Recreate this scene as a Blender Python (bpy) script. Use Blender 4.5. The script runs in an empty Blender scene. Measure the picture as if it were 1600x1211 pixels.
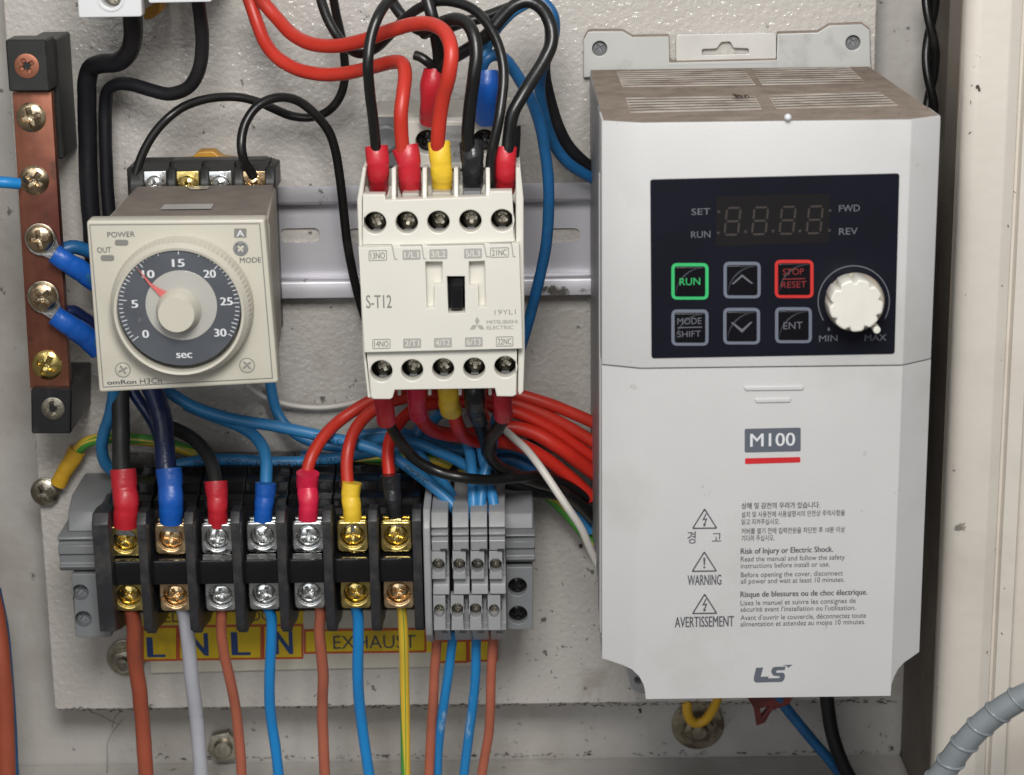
import bpy, bmesh, math, random
from mathutils import Vector, Matrix, noise
S = 0.001                      # all coordinates below are millimetres: x right, z up, h out of the mounting plate
random.seed(7)
scn = bpy.context.scene
COL = scn.collection

# ------------------------------------------------------------------ camera
F_PX, PITCH, ROLL, DIST = 3400.0, math.radians(15.3), math.radians(0.7), 690.0
FW = Vector((0, math.cos(PITCH), -math.sin(PITCH)))
RT0 = Vector((1, 0, 0)); UP0 = RT0.cross(FW)
RT = math.cos(ROLL)*RT0 - math.sin(ROLL)*UP0
UPV = math.sin(ROLL)*RT0 + math.cos(ROLL)*UP0
CAM = -FW*(DIST/FW.y)
cd = bpy.data.cameras.new('camera'); cam = bpy.data.objects.new('camera', cd); COL.objects.link(cam)
M = Matrix.Identity(4)
for i in range(3):
    M[i][0] = RT[i]; M[i][1] = UPV[i]; M[i][2] = -FW[i]; M[i][3] = CAM[i]*S
cam.matrix_world = M
cd.lens = F_PX/1600*36; cd.sensor_width = 36; cd.clip_start = 0.01; cd.clip_end = 50
cd.dof.use_dof = True; cd.dof.focus_distance = 0.655; cd.dof.aperture_fstop = 22
scn.camera = cam

# ------------------------------------------------------------------ light
scn.view_settings.view_transform = 'Standard'; scn.view_settings.look = 'None'
scn.view_settings.exposure = -0.18; scn.view_settings.gamma = 1.0
w = bpy.data.worlds.new('World'); scn.world = w; w.use_nodes = True
bg = w.node_tree.nodes['Background']; bg.inputs[1].default_value = 1.0
_n = w.node_tree.nodes; _l = w.node_tree.links
_tc = _n.new('ShaderNodeTexCoord'); _sp = _n.new('ShaderNodeSeparateXYZ'); _l.new(_tc.outputs['Generated'], _sp.inputs[0])
_mr = _n.new('ShaderNodeMapRange'); _mr.interpolation_type = 'SMOOTHSTEP'; _mr.inputs[1].default_value = -0.35; _mr.inputs[2].default_value = 0.55; _l.new(_sp.outputs[2], _mr.inputs[0])
_mx = _n.new('ShaderNodeMix'); _mx.data_type = 'RGBA'; _mx.inputs[6].default_value = (.13, .125, .12, 1); _mx.inputs[7].default_value = (.52, .535, .55, 1)
_l.new(_mr.outputs[0], _mx.inputs[0]); _l.new(_mx.outputs[2], bg.inputs[0])
def lamp(name, loc, tgt, size, power, color):
    l = bpy.data.lights.new(name, 'AREA'); l.shape = 'RECTANGLE'; l.size = size[0]; l.size_y = size[1]
    l.energy = power; l.color = color
    o = bpy.data.objects.new(name, l); COL.objects.link(o); o.location = loc
    o.rotation_euler = (Vector(tgt)-Vector(loc)).to_track_quat('-Z', 'Y').to_euler()
lamp('key_light', (0.0, -0.62, 0.42), (0.04, 0, 0.03), (0.24, 0.20), 4.8, (1.0, 0.975, 0.94))  # added key lamp, set close in front to brighten the middle
lamp('fill_light', (-0.40, -1.2, 0.25), (0.04, 0, 0), (0.7, 0.7), 2.2, (0.93, 0.96, 1.0))  # added soft fill from the front left, no known source

# ------------------------------------------------------------------ helpers: pixel of the photograph -> point of the place at height h
def U(px, py, h=0.0):
    d = FW + RT*((px-800)/F_PX) - UPV*((py-605.5)/F_PX)
    t = (-h-CAM.y)/d.y
    p = CAM + d*t
    return (p.x, p.z)
def UT(px, py, z):             # the same on a horizontal plane z: returns (x, h)
    d = FW + RT*((px-800)/F_PX) - UPV*((py-605.5)/F_PX)
    t = (z-CAM.z)/d.z
    p = CAM + d*t
    return (p.x, -p.y)
def PP(pts, h): return [U(a, b, h) for a, b in pts]
def W3(px, py, h):
    x, z = U(px, py, h); return Vector((x, -h, z))

# ------------------------------------------------------------------ materials
MATS = {}
def srgb(r, g, b):
    f = lambda c: (c/255/12.92 if c/255 <= 0.04045 else ((c/255+0.055)/1.055)**2.4)
    return (f(r), f(g), f(b), 1)
def lin(r, g, b): return (r, g, b, 1)
def mat(name, col, rough=0.5, metal=0.0, bump=None, var=0.06, varscale=60, dirt=None, spec=0.5, coat=0.0, trans=0.0, stretch=None, rvar=0.0):
    m = bpy.data.materials.new(name); m.use_nodes = True; MATS[name] = m
    nt = m.node_tree; N = nt.nodes; L = nt.links; b = N['Principled BSDF']
    b.inputs['Roughness'].default_value = rough; b.inputs['Metallic'].default_value = metal
    b.inputs['Specular IOR Level'].default_value = spec; b.inputs['Coat Weight'].default_value = coat
    b.inputs['Transmission Weight'].default_value = trans
    tc = N.new('ShaderNodeTexCoord'); src = tc.outputs['Object']
    if stretch:
        mp = N.new('ShaderNodeMapping'); mp.inputs['Scale'].default_value = stretch; L.new(src, mp.inputs[0]); src = mp.outputs[0]
    n1 = N.new('ShaderNodeTexNoise'); n1.inputs['Scale'].default_value = varscale; n1.inputs['Detail'].default_value = 5
    L.new(src, n1.inputs['Vector'])
    mx = N.new('ShaderNodeMix'); mx.data_type = 'RGBA'
    c = Vector(col[:3])
    mx.inputs[6].default_value = (*(c*(1-var)), 1); mx.inputs[7].default_value = (*[min(1, q*(1+var)) for q in c], 1)
    rp = N.new('ShaderNodeMapRange'); rp.inputs[1].default_value = 0.35; rp.inputs[2].default_value = 0.65
    L.new(n1.outputs[0], rp.inputs[0]); L.new(rp.outputs[0], mx.inputs[0])
    out = mx.outputs[2]
    for (dc, dscale, lo, hi, amt) in (dirt or []):
        n2 = N.new('ShaderNodeTexNoise'); n2.inputs['Scale'].default_value = dscale; n2.inputs['Detail'].default_value = 6
        n2.inputs['Roughness'].default_value = 0.62
        L.new(tc.outputs['Object'], n2.inputs['Vector'])
        r2 = N.new('ShaderNodeMapRange'); r2.inputs[1].default_value = lo; r2.inputs[2].default_value = hi; r2.inputs[4].default_value = amt
        L.new(n2.outputs[0], r2.inputs[0])
        m2 = N.new('ShaderNodeMix'); m2.data_type = 'RGBA'; m2.inputs[7].default_value = dc
        L.new(out, m2.inputs[6]); L.new(r2.outputs[0], m2.inputs[0]); out = m2.outputs[2]
    L.new(out, b.inputs['Base Color'])
    if rvar:
        r3 = N.new('ShaderNodeMapRange'); r3.inputs[1].default_value = 0.3; r3.inputs[2].default_value = 0.7
        r3.inputs[3].default_value = max(0.02, rough-rvar); r3.inputs[4].default_value = min(1, rough+rvar)
        L.new(n1.outputs[0], r3.inputs[0]); L.new(r3.outputs[0], b.inputs['Roughness'])
    if bump:
        prev = None
        for (bs, st, dist) in bump:
            nb = N.new('ShaderNodeTexNoise'); nb.inputs['Scale'].default_value = bs; nb.inputs['Detail'].default_value = 2
            L.new(src, nb.inputs['Vector'])
            bp = N.new('ShaderNodeBump'); bp.inputs['Strength'].default_value = st; bp.inputs['Distance'].default_value = dist
            L.new(nb.outputs[0], bp.inputs['Height'])
            if prev: L.new(prev.outputs[0], bp.inputs['Normal'])
            prev = bp
        L.new(prev.outputs[0], b.inputs['Normal'])
    return m
DIRT = lin(.05, .042, .033)
mat('plate_enamel', lin(.50, .475, .442), .14, 0, [(520, .8, .0007)], .04, 12,
    [(lin(.33, .30, .24), 9, .52, .8, .35), (DIRT, 190, .665, .70, .8), (DIRT, 60, .72, .76, .4), (lin(.25, .21, .16), 34, .60, .72, .45)])
mat('wall_enamel', lin(.46, .44, .415), .36, 0, [(260, .35, .0008)], .06, 10,
    [(lin(.22, .19, .15), 14, .5, .72, .6), (DIRT, 170, .66, .70, .75)])
mat('jamb_enamel', lin(.64, .595, .53), .30, 0, [(240, .25, .0006)], .03, 15,
    [(lin(.40, .35, .28), 17, .55, .8, .45), (DIRT, 75, .68, .71, .7)])
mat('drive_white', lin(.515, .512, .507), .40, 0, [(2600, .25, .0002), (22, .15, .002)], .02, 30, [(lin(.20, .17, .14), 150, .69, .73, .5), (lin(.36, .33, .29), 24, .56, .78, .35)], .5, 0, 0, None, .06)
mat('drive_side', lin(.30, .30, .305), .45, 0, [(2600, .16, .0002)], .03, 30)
mat('flange_paint', lin(.48, .485, .468), .40, 0, None, .03, 40, [(lin(.25, .23, .2), 60, .56, .72, .6)])
mat('translucent_plastic', lin(.58, .57, .54), .30, 0, None, .06, 90, None, .5, .2)
mat('dust_brown', lin(.235, .188, .153), .92, 0, [(900, .5, .0005)], .13, 160,
    [(lin(.09, .065, .05), 420, .60, .68, .7), (lin(.34, .29, .24), 70, .5, .7, .5)], .2)
mat('dusty_slat', lin(.46, .41, .36), .8, 0, None, .15, 110, [(lin(.22, .17, .135), 60, .46, .62, .85)], .3)
mat('louvre_shadow', lin(.075, .058, .047), .9)
mat('washer_dirty', lin(.30, .26, .19), .42, 1, [(400, .3, .0004)], .2, 300, [(lin(.07, .05, .03), 180, .48, .62, .8)])
mat('keypad_navy', lin(.0050, .0053, .011), .38, 0, None, .1, 60, [(lin(.12, .12, .14), 700, .725, .75, .5)], .22)
mat('key_black', lin(.004, .004, .006), .25, 0, None, .1, 60, None, .3)
mat('key_green', lin(.03, .42, .13), .5, 0, None, .03)
mat('key_red', lin(.50, .020, .016), .5, 0, None, .03)
mat('key_red_dim', lin(.20, .014, .012), .5, 0, None, .03)
mat('key_grey', lin(.13, .145, .19), .5, 0, None, .03)
mat('print_grey', lin(.115, .12, .14), .5, 0, None, .05)
mat('display_window', lin(.0065, .0055, .006), .3, 0, None, .1)
mat('display_segment', lin(.035, .026, .023), .5, 0, None, .1)
mat('ink_dark', lin(.07, .07, .085), .6, 0, None, .08, 400)
mat('badge_slate', lin(.095, .105, .13), .5, 0, None, .03)
mat('badge_red', lin(.50, .015, .02), .5, 0, None, .03)
mat('print_white', lin(.62, .63, .65), .5, 0, None, .03)
mat('knob_cream', lin(.66, .64, .58), .38, 0, None, .03, 200)
mat('knob_worn', lin(.50, .44, .35), .28, 0, None, .2, 200, None, .5, .3)
mat('seam_dark', lin(.03, .03, .03), .8)
mat('relay_cream', lin(.50, .475, .40), .42, 0, [(2400, .12, .0002)], .025, 40, [(lin(.35, .30, .22), 50, .55, .8, .4)])
mat('relay_body', lin(.36, .33, .275), .5, 0, None, .06, 40, [(lin(.19, .155, .12), 40, .48, .72, .6)])
mat('relay_dusty', lin(.185, .160, .137), .85, 0, [(1200, .3, .0003)], .10, 120, None, .2)
mat('relay_grey_print', lin(.19, .185, .165), .5)
mat('lens_clear', lin(.9, .9, .9), .08, 0, None, 0, 60, None, .5, 0, 1.0)
mat('dial_slate', lin(.075, .082, .094), .30, 0, None, .12, 90, [(lin(.25, .25, .26), 240, .66, .72, .35)], .5, .6)
mat('dial_grey', lin(.40, .39, .36), .35, 0, None, .03, 90, None, .5, .5)
mat('pointer_red', lin(.58, .13, .12), .4)
mat('contactor_cream', lin(.66, .64, .575), .40, 0, [(2400, .1, .0002)], .02, 40, [(lin(.40, .36, .28), 60, .6, .85, .35)])
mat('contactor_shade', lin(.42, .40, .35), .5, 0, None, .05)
mat('print_light_grey', lin(.36, .35, .33), .5)
mat('print_mid_grey', lin(.22, .215, .20), .5)
mat('sticker_silver', lin(.42, .43, .44), .3, .3, None, .1, 200)
mat('dark_wing', lin(.13, .135, .14), .4, 0, None, .08)
mat('black_plastic', lin(.014, .014, .016), .36, 0, [(1500, .15, .0002)], .15, 120, [(lin(.06, .055, .05), 90, .55, .75, .6)], .4)
mat('barrier_black', lin(.024, .024, .027), .42, 0, [(1200, .2, .0003)], .15, 120, [(lin(.085, .08, .072), 110, .50, .75, .7)], .4)
mat('black_gloss', lin(.007, .007, .008), .12, 0, [(500, .2, .0003)], .1, 120)
mat('socket_grey', lin(.020, .021, .020), .42, 0, [(1500, .15, .0002)], .15, 120, [(lin(.06, .056, .048), 90, .52, .78, .5)], .4)
mat('clip_yellow', lin(.48, .235, .02), .45, 0, None, .12, 200)
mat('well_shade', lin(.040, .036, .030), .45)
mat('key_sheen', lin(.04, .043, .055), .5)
mat('ink_black', lin(.010, .012, .018), .5)
mat('cobweb_grey', lin(.12, .10, .08), .9)
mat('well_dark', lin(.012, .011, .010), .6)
mat('brass', lin(.72, .56, .20), .20, 1, [(420, .35, .0004)], .16, 300, None, .5, 0, 0, None, .10)
mat('brass_pink', lin(.85, .62, .36), .22, 1, [(420, .35, .0004)], .16, 300, None, .5, 0, 0, None, .10)
mat('zinc', lin(.72, .73, .72), .22, 1, [(420, .30, .0004)], .08, 300, None, .5, 0, 0, None, .10)
mat('steel_dull', lin(.40, .37, .30), .33, 1, [(400, .3, .0004)], .2, 300, [(lin(.10, .07, .04), 250, .55, .7, .6)], .5, 0, 0, None, .1)
mat('steel_warm', lin(.50, .40, .27), .26, 1, [(400, .3, .0004)], .25, 300, [(lin(.12, .06, .03), 250, .58, .7, .6)], .5, 0, 0, None, .1)
mat('rail_metal', lin(.66, .65, .69), .42, .65, [(260, .12, .0003)], .05, 60, None, .5, 0, 0, (.06, 1, 1))
mat('rail_dirty_zinc', lin(.64, .63, .67), .45, .65, [(260, .12, .0003)], .06, 60, [(lin(.08, .07, .05), 150, .60, .66, .9)], .5, 0, 0, (.06, 1, 1))  # zinc with scattered dark dirt spots
mat('copper', lin(.27, .105, .062), .40, .6, [(300, .25, .0004)], .28, 90, [(lin(.11, .030, .024), 22, .42, .60, .85), (lin(.06, .04, .03), 110, .60, .7, .7)], .5, 0, 0, (1, 1, .12), .08)
mat('terminal_grey', lin(.30, .305, .31), .42, 0, [(2000, .12, .0002)], .05, 60, [(lin(.18, .16, .13), 90, .6, .75, .5)])
mat('clamp_grey', lin(.185, .192, .20), .48, 0, [(2000, .12, .0002)], .06, 60, [(lin(.13, .12, .10), 60, .5, .75, .5)])
mat('breaker_white', lin(.62, .63, .64), .40, 0, None, .02)
mat('breaker_grey', lin(.30, .30, .29), .5)
mat('strip_cream', lin(.60, .565, .47), .45, 0, None, .05, 40, [(lin(.36, .32, .22), 50, .5, .75, .6)])
mat('sticker_yellow', lin(.74, .53, .015), .42, 0, None, .06, 60, [(lin(.30, .19, .03), 55, .52, .74, .6)])
mat('sticker_red', lin(.50, .075, .02), .45)
mat('ink_blue', lin(.016, .055, .20), .5)
mat('wire_black', lin(.007, .007, .007), .32, 0, [(700, .12, .0003)], .2, 100, [(lin(.05, .044, .036), 80, .56, .76, .5)])
mat('cable_black', lin(.009, .009, .012), .45, 0, [(500, .2, .0004)], .2, 100, [(lin(.03, .027, .022), 60, .52, .74, .6)], .35)
mat('cable_charcoal', lin(.021, .022, .021), .5, 0, [(600, .2, .0004)], .2, 100)
mat('cable_navy', lin(.010, .020, .075), .32, 0, [(450, .35, .0006)], .2, 80)
mat('wire_red', lin(.50, .032, .018), .40, 0, [(600, .1, .0003)], .06, 80, [(lin(.20, .05, .04), 55, .54, .72, .6)])
mat('wire_red_bright', lin(.60, .026, .014), .42, 0, [(600, .1, .0003)], .06, 80)
mat('wire_blue', lin(.030, .20, .44), .40, 0, [(600, .1, .0003)], .07, 80, [(lin(.02, .07, .14), 60, .55, .75, .5)])
mat('wire_blue_deep', lin(.012, .105, .27), .42, 0, [(600, .1, .0003)], .1, 80, [(lin(.01, .035, .07), 60, .5, .7, .6)])
mat('wire_blue_vivid', lin(.010, .22, .56), .42, 0, [(600, .1, .0003)], .06, 80)
mat('wire_brown', lin(.40, .115, .065), .48, 0, [(600, .12, .0003)], .08, 80, [(lin(.20, .055, .03), 60, .5, .75, .5)])
mat('wire_brown_dark', lin(.33, .072, .035), .48, 0, [(600, .12, .0003)], .08, 80, [(lin(.17, .04, .02), 60, .5, .75, .5)])
mat('wire_grey', lin(.42, .43, .47), .5, 0, [(600, .12, .0003)], .06, 80, [(lin(.2, .2, .2), 160, .62, .7, .4)])
mat('wire_white', lin(.60, .57, .52), .45, 0, None, .08, 80)
mat('sleeve_red', lin(.50, .018, .030), .36, 0, [(500, .35, .0006)], .07, 90)
mat('sleeve_pink', lin(.62, .018, .060), .36, 0, [(500, .3, .0005)], .07, 90)
mat('sleeve_blue', lin(.008, .095, .43), .34, 0, [(500, .35, .0006)], .07, 90)
mat('sleeve_yellow', lin(.78, .52, .035), .38, 0, [(500, .35, .0006)], .07, 90)
mat('sleeve_ochre', lin(.62, .36, .025), .45, 0, [(500, .3, .0005)], .07, 90)
mat('sleeve_black', lin(.016, .016, .018), .28, 0, [(500, .5, .0008)], .2, 90)
mat('side_gap_shade', lin(.17, .145, .12), .6, 0, [(260, .3, .0006)], .12, 14, [(lin(.07, .055, .045), 20, .45, .7, .7)], .3)  # darker brown puts the deep shade of the gap into the wall colour
mat('conduit', lin(.30, .335, .355), .42, 0, None, .12, 60, [(lin(.1, .1, .09), 60, .62, .72, .6)], .5, .2, .3)
mat('debris', lin(.055, .040, .030), .9)
mat('red_scrap', lin(.13, .018, .015), .5, 0, None, .4, 200)
mat('water_drop', lin(.8, .8, .8), .1)
def stripe_mat(name, ca, cb, frac, twist, rough=.42, off=0.0):
    m = mat(name, ca, rough); nt = m.node_tree; N = nt.nodes; L = nt.links; b = N['Principled BSDF']
    uv = N.new('ShaderNodeUVMap'); sp = N.new('ShaderNodeSeparateXYZ'); L.new(uv.outputs[0], sp.inputs[0])
    a = N.new('ShaderNodeMath'); a.operation = 'MULTIPLY_ADD'; a.inputs[1].default_value = twist; L.new(sp.outputs[0], a.inputs[0]); L.new(sp.outputs[1], a.inputs[2])
    fr = N.new('ShaderNodeMath'); fr.operation = 'FRACT'; o2 = N.new('ShaderNodeMath'); o2.inputs[1].default_value = off; L.new(a.outputs[0], o2.inputs[0]); L.new(o2.outputs[0], fr.inputs[0])
    lt = N.new('ShaderNodeMath'); lt.operation = 'LESS_THAN'; lt.inputs[1].default_value = frac; L.new(fr.outputs[0], lt.inputs[0])
    mx = N.new('ShaderNodeMix'); mx.data_type = 'RGBA'; mx.inputs[6].default_value = ca; mx.inputs[7].default_value = cb
    L.new(lt.outputs[0], mx.inputs[0]); L.new(mx.outputs[2], b.inputs['Base Color'])
stripe_mat('wire_earth', lin(.68, .47, .05), lin(.07, .30, .045), .38, .012)
stripe_mat('wire_earth_plain', lin(.72, .48, .04), lin(.07, .30, .045), .38, .005, .42, .65)
stripe_mat('wire_earth_dark', lin(.36, .25, .04), lin(.05, .20, .035), .40, .011)
m_ = mat('wire_blue_highlit', lin(.012, .19, .46), .42, 0, None, .06, 80, [(lin(.50, .58, .60), 95, .70, .74, .5)], .5, 0, 0, (1, 1, .25))  # pale patches paint in the white highlight along the wire
for n_ in m_.node_tree.nodes:
    if n_.type == 'TEX_NOISE' and abs(n_.inputs['Scale'].default_value-95) < 1:
        mp_ = [q for q in m_.node_tree.nodes if q.type == 'MAPPING'][0]; m_.node_tree.links.new(mp_.outputs[0], n_.inputs['Vector'])

# ------------------------------------------------------------------ mesh building
class MB:
    def __init__(s): s.v = []; s.f = []; s.uv = None
    def add(s, vs, fs):
        o = len(s.v); s.v += [Vector(p) for p in vs]; s.f += [tuple(i+o for i in f) for f in fs]; return s
    def box(s, x0, x1, z0, z1, h0, h1):
        v = [(x, -h, z) for h in (h0, h1) for z in (z0, z1) for x in (x0, x1)]
        return s.add(v, [(0, 1, 3, 2), (4, 6, 7, 5), (0, 4, 5, 1), (2, 3, 7, 6), (0, 2, 6, 4), (1, 5, 7, 3)])
    def prism(s, poly, h0, h1, poly2=None):            # polygon in (x, z), pulled out along h
        n = len(poly); p2 = poly2 or poly
        v = [(x, -h0, z) for x, z in poly]+[(x, -h1, z) for x, z in p2]
        return s.add(v, [tuple(range(n)), tuple(range(2*n-1, n-1, -1))]+[(i, (i+1) % n, n+(i+1) % n, n+i) for i in range(n)])
    def xprism(s, poly, x0, x1):                       # polygon in (z, h), pulled along x
        n = len(poly); v = [(x0, -h, z) for z, h in poly]+[(x1, -h, z) for z, h in poly]
        return s.add(v, [tuple(range(n)), tuple(range(2*n-1, n-1, -1))]+[(i, (i+1) % n, n+(i+1) % n, n+i) for i in range(n)])
    def zprism(s, poly, z0, z1):                       # polygon in (x, h), pulled along z
        n = len(poly); v = [(x, -h, z0) for x, h in poly]+[(x, -h, z1) for x, h in poly]
        return s.add(v, [tuple(range(n)), tuple(range(2*n-1, n-1, -1))]+[(i, (i+1) % n, n+(i+1) % n, n+i) for i in range(n)])
    def lathe(s, prof, cx, cz, n=32, opened=False):                  # profile [(r, h)], turned about the h axis
        v = []; f = []
        for r, h in prof:
            for k in range(n):
                a = 2*math.pi*k/n; v.append((cx+r*math.cos(a), -h, cz+r*math.sin(a)))
        m = len(prof)
        for j in range(m-1):
            for k in range(n):
                f.append((j*n+k, j*n+(k+1) % n, (j+1)*n+(k+1) % n, (j+1)*n+k))
        if not opened: f.append(tuple(range(n)))
        f.append(tuple((m-1)*n+k for k in range(n-1, -1, -1)))
        return s.add(v, f)
    def slab(s, outer, holes, h0, h1, b=0.0):          # flat piece with real holes, edges rounded by b
        c = bpy.data.curves.new('c', 'CURVE'); c.dimensions = '2D'; c.fill_mode = 'BOTH'
        for poly in [outer]+list(holes):
            sp = c.splines.new('POLY'); sp.points.add(len(poly)-1); sp.use_cyclic_u = True
            for p, q in zip(sp.points, poly): p.co = (q[0], q[1], 0, 1)
        c.extrude = max((h1-h0)/2-b, 1e-3); c.bevel_depth = b; c.bevel_resolution = 1; c.offset = -b
        o = bpy.data.objects.new('c', c); me = bpy.data.meshes.new_from_object(o)
        hm = (h0+h1)/2
        s.add([(p.co.x, -hm-p.co.z, p.co.y) for p in me.vertices], [tuple(q.vertices) for q in me.polygons])
        bpy.data.objects.remove(o); bpy.data.curves.remove(c); bpy.data.meshes.remove(me); return s
    def text(s, body, p0, p1, cap, h, bold=0.0):
        if bold > 0:                                   # heavier strokes: the same letters again, a hair to the side and above
            px = abs(p1[0]-p0[0]); vs, fs, w0, w1 = glyphs(body, 0); dx = px/(w1-w0)*bold
            s.text(body, (p0[0]-dx, p0[1]), (p1[0]-dx, p1[1]), cap, h); s.text(body, (p0[0]+dx, p0[1]), (p1[0]+dx, p1[1]), cap, h+.03); return s       # p0, p1: pixels of the two ends of the baseline, cap: letter height in pixels
        a = Vector(U(p0[0], p0[1], h)); b = Vector(U(p1[0], p1[1], h)); t = Vector(U(p0[0], p0[1]-cap, h))
        vs, fs, w0, w1 = glyphs(body, bold)
        d = (b-a)/(w1-w0); u = Vector((-d.y, d.x)).normalized()*((t-a).length/0.70)
        return s.add([(a.x+d.x*(x-w0)+u.x*y, -h, a.y+d.y*(x-w0)+u.y*y) for x, y in vs], fs)
    def poly(s, pts, h):                               # flat printed polygon from pixels
        q = PP(pts, h); return s.add([(x, -h, z) for x, z in q], [tuple(range(len(q)))])
GL = {}
def glyphs(body, bold=0.0):
    k = (body, bold)
    if k not in GL:
        c = bpy.data.curves.new('t', 'FONT'); c.body = body; c.offset = bold; c.resolution_u = 3
        o = bpy.data.objects.new('t', c); me = bpy.data.meshes.new_from_object(o)
        vs = [(p.co.x, p.co.y) for p in me.vertices]; fs = [tuple(q.vertices) for q in me.polygons]
        GL[k] = (vs, fs, min(v[0] for v in vs), max(v[0] for v in vs))
        bpy.data.objects.remove(o); bpy.data.curves.remove(c); bpy.data.meshes.remove(me)
    return GL[k]
def circ(cx, cz, r, n=28, a0=0, sx=1.0): return [(cx+r*sx*math.cos(a0+2*math.pi*k/n), cz+r*math.sin(a0+2*math.pi*k/n)) for k in range(n)]
def rounded(poly, r, n=4):
    out = []; m = len(poly)
    for i in range(m):
        p = Vector(poly[i]); a = Vector(poly[i-1])-p; b = Vector(poly[(i+1) % m])-p
        rr = min(r, a.length*.45, b.length*.45); a.normalize(); b.normalize()
        q0 = p+a*rr; q1 = p+b*rr
        for k in range(n+1):
            t = k/n; out.append(tuple(q0*(1-t)**2+p*2*t*(1-t)+q1*t*t))
    return out
def rrect(x0, x1, z0, z1, r, n=4): return rounded([(x0, z0), (x1, z0), (x1, z1), (x0, z1)], r, n)
def prect(x0, y0, x1, y1, h, r=0.0):                   # pixel rectangle -> polygon at height h
    p = PP([(x0, y1), (x1, y1), (x1, y0), (x0, y0)], h)
    return rounded(p, r) if r else p

def thing(name, label, cat, loc=(0, 0, 0), group=None):      # loc = (x, z, h) in mm
    o = bpy.data.objects.new(name, None); COL.objects.link(o); o.empty_display_size = 0.01
    o.location = (loc[0]*S, -loc[2]*S, loc[1]*S); o['label'] = label; o['category'] = cat
    if group: o['group'] = group
    return o
def org(o):
    v = Vector((0, 0, 0))
    while o: v += o.location; o = o.parent
    return v
def build(name, mb, m, parent=None, bevel=0.0, smooth=35, loc=None, segs=1):
    me = bpy.data.meshes.new(name)
    off = org(parent)/S if parent else Vector((0, 0, 0))
    l = Vector((loc[0], -loc[2], loc[1])) if loc else Vector((0, 0, 0))
    me.from_pydata([(p-off-l)*S for p in mb.v], [], mb.f)
    if mb.uv:
        uvl = me.uv_layers.new(name='UVMap')
        for lp in me.loops: uvl.data[lp.index].uv = mb.uv[lp.vertex_index]
    bm = bmesh.new(); bm.from_mesh(me)
    if not mb.uv: bmesh.ops.recalc_face_normals(bm, faces=bm.faces)
    if bevel:
        es = [e for e in bm.edges if len(e.link_faces) == 2 and e.calc_face_angle(0) > 0.5]
        bmesh.ops.bevel(bm, geom=es, offset=bevel*S, offset_type='OFFSET', segments=segs, profile=.6, affect='EDGES', clamp_overlap=True)
    bm.to_mesh(me); bm.free()
    for p in me.polygons: p.use_smooth = True
    me.set_sharp_from_angle(angle=math.radians(smooth))
    me.materials.append(MATS[m])
    o = bpy.data.objects.new(name, me); COL.objects.link(o)
    o.location = l*S
    if parent: o.parent = parent
    return o
def tag(o, label, cat, group=None, kind=None):
    if label: o['label'] = label
    if cat: o['category'] = cat
    if group: o['group'] = group
    if kind: o['kind'] = kind
    return o
def structure(name, mb, m, **k):
    o = build(name, mb, m, None, **k); o['kind'] = 'structure'; return o
def copy_tree(o, parent=None):
    c = o.copy(); COL.objects.link(c)
    if parent: c.parent = parent
    for ch in list(o.children): copy_tree(ch, c)
    return c
def children_named(o, n): return [c for c in o.children if c.name.split('.')[0] == n]

def screw_mb(cx, cz, h, r, dome=1.2, rim=0.8, L=.62, wd=.16, depth=1.0, rot=0.3, slot=False, n=56, m=13, mb=None):
    mb = mb or MB(); v = []; f = []
    for j in range(m+1):
        t = j/m; rr = r*t
        for k in range(n):
            a = 2*math.pi*k/n; x = rr*math.cos(a); y = rr*math.sin(a)
            z = rim+dome*math.sqrt(max(0, 1-(t*.93)**2))-dome*.35
            ca, sa = math.cos(rot), math.sin(rot); u, w_ = (x*ca+y*sa)/r, (-x*sa+y*ca)/r
            d = 0
            if abs(u) < wd and abs(w_) < L: d = depth*(1-.45*abs(w_)/L)
            if abs(w_) < wd and abs(u) < L: d = max(d, depth*(1-.45*abs(u)/L))
            if slot and abs(w_) < wd*.8: d = max(d, depth*.6)
            v.append((cx+x, -(h+max(z-d, .05)), cz+y))
    for k in range(n):
        a = 2*math.pi*k/n; v.append((cx+r*math.cos(a), -h, cz+r*math.sin(a)))
    for j in range(m+1):
        for k in range(n):
            if j == 0: continue
            if j <= m: f.append(((j-1)*n+k, (j-1)*n+(k+1) % n, j*n+(k+1) % n, j*n+k))
    for k in range(n): f.append((m*n+k, m*n+(k+1) % n, (m+1)*n+(k+1) % n, (m+1)*n+k))
    return mb.add(v, f)

# ------------------------------------------------------------------ wires
def spline(P, step=1.3):
    P = [Vector(p) for p in P]
    Q = [P[0]*2-P[1]]+P+[P[-1]*2-P[-2]]; out = []
    for i in range(1, len(Q)-2):
        p0, p1, p2, p3 = Q[i-1:i+3]
        t0 = 0; t1 = t0+max((p1-p0).length, 1e-3)**.5; t2 = t1+max((p2-p1).length, 1e-3)**.5; t3 = t2+max((p3-p2).length, 1e-3)**.5
        n = max(2, int((p2-p1).length/step))
        for k in range(n):
            t = t1+(t2-t1)*k/n
            a1 = p0*((t1-t)/(t1-t0))+p1*((t-t0)/(t1-t0)); a2 = p1*((t2-t)/(t2-t1))+p2*((t-t1)/(t2-t1)); a3 = p2*((t3-t)/(t3-t2))+p3*((t-t2)/(t3-t2))
            b1 = a1*((t2-t)/(t2-t0))+a2*((t-t0)/(t2-t0)); b2 = a2*((t3-t)/(t3-t1))+a3*((t-t1)/(t3-t1))
            out.append(b1*((t2-t)/(t2-t1))+b2*((t-t1)/(t2-t1)))
    out.append(P[-1]); return out
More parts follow.
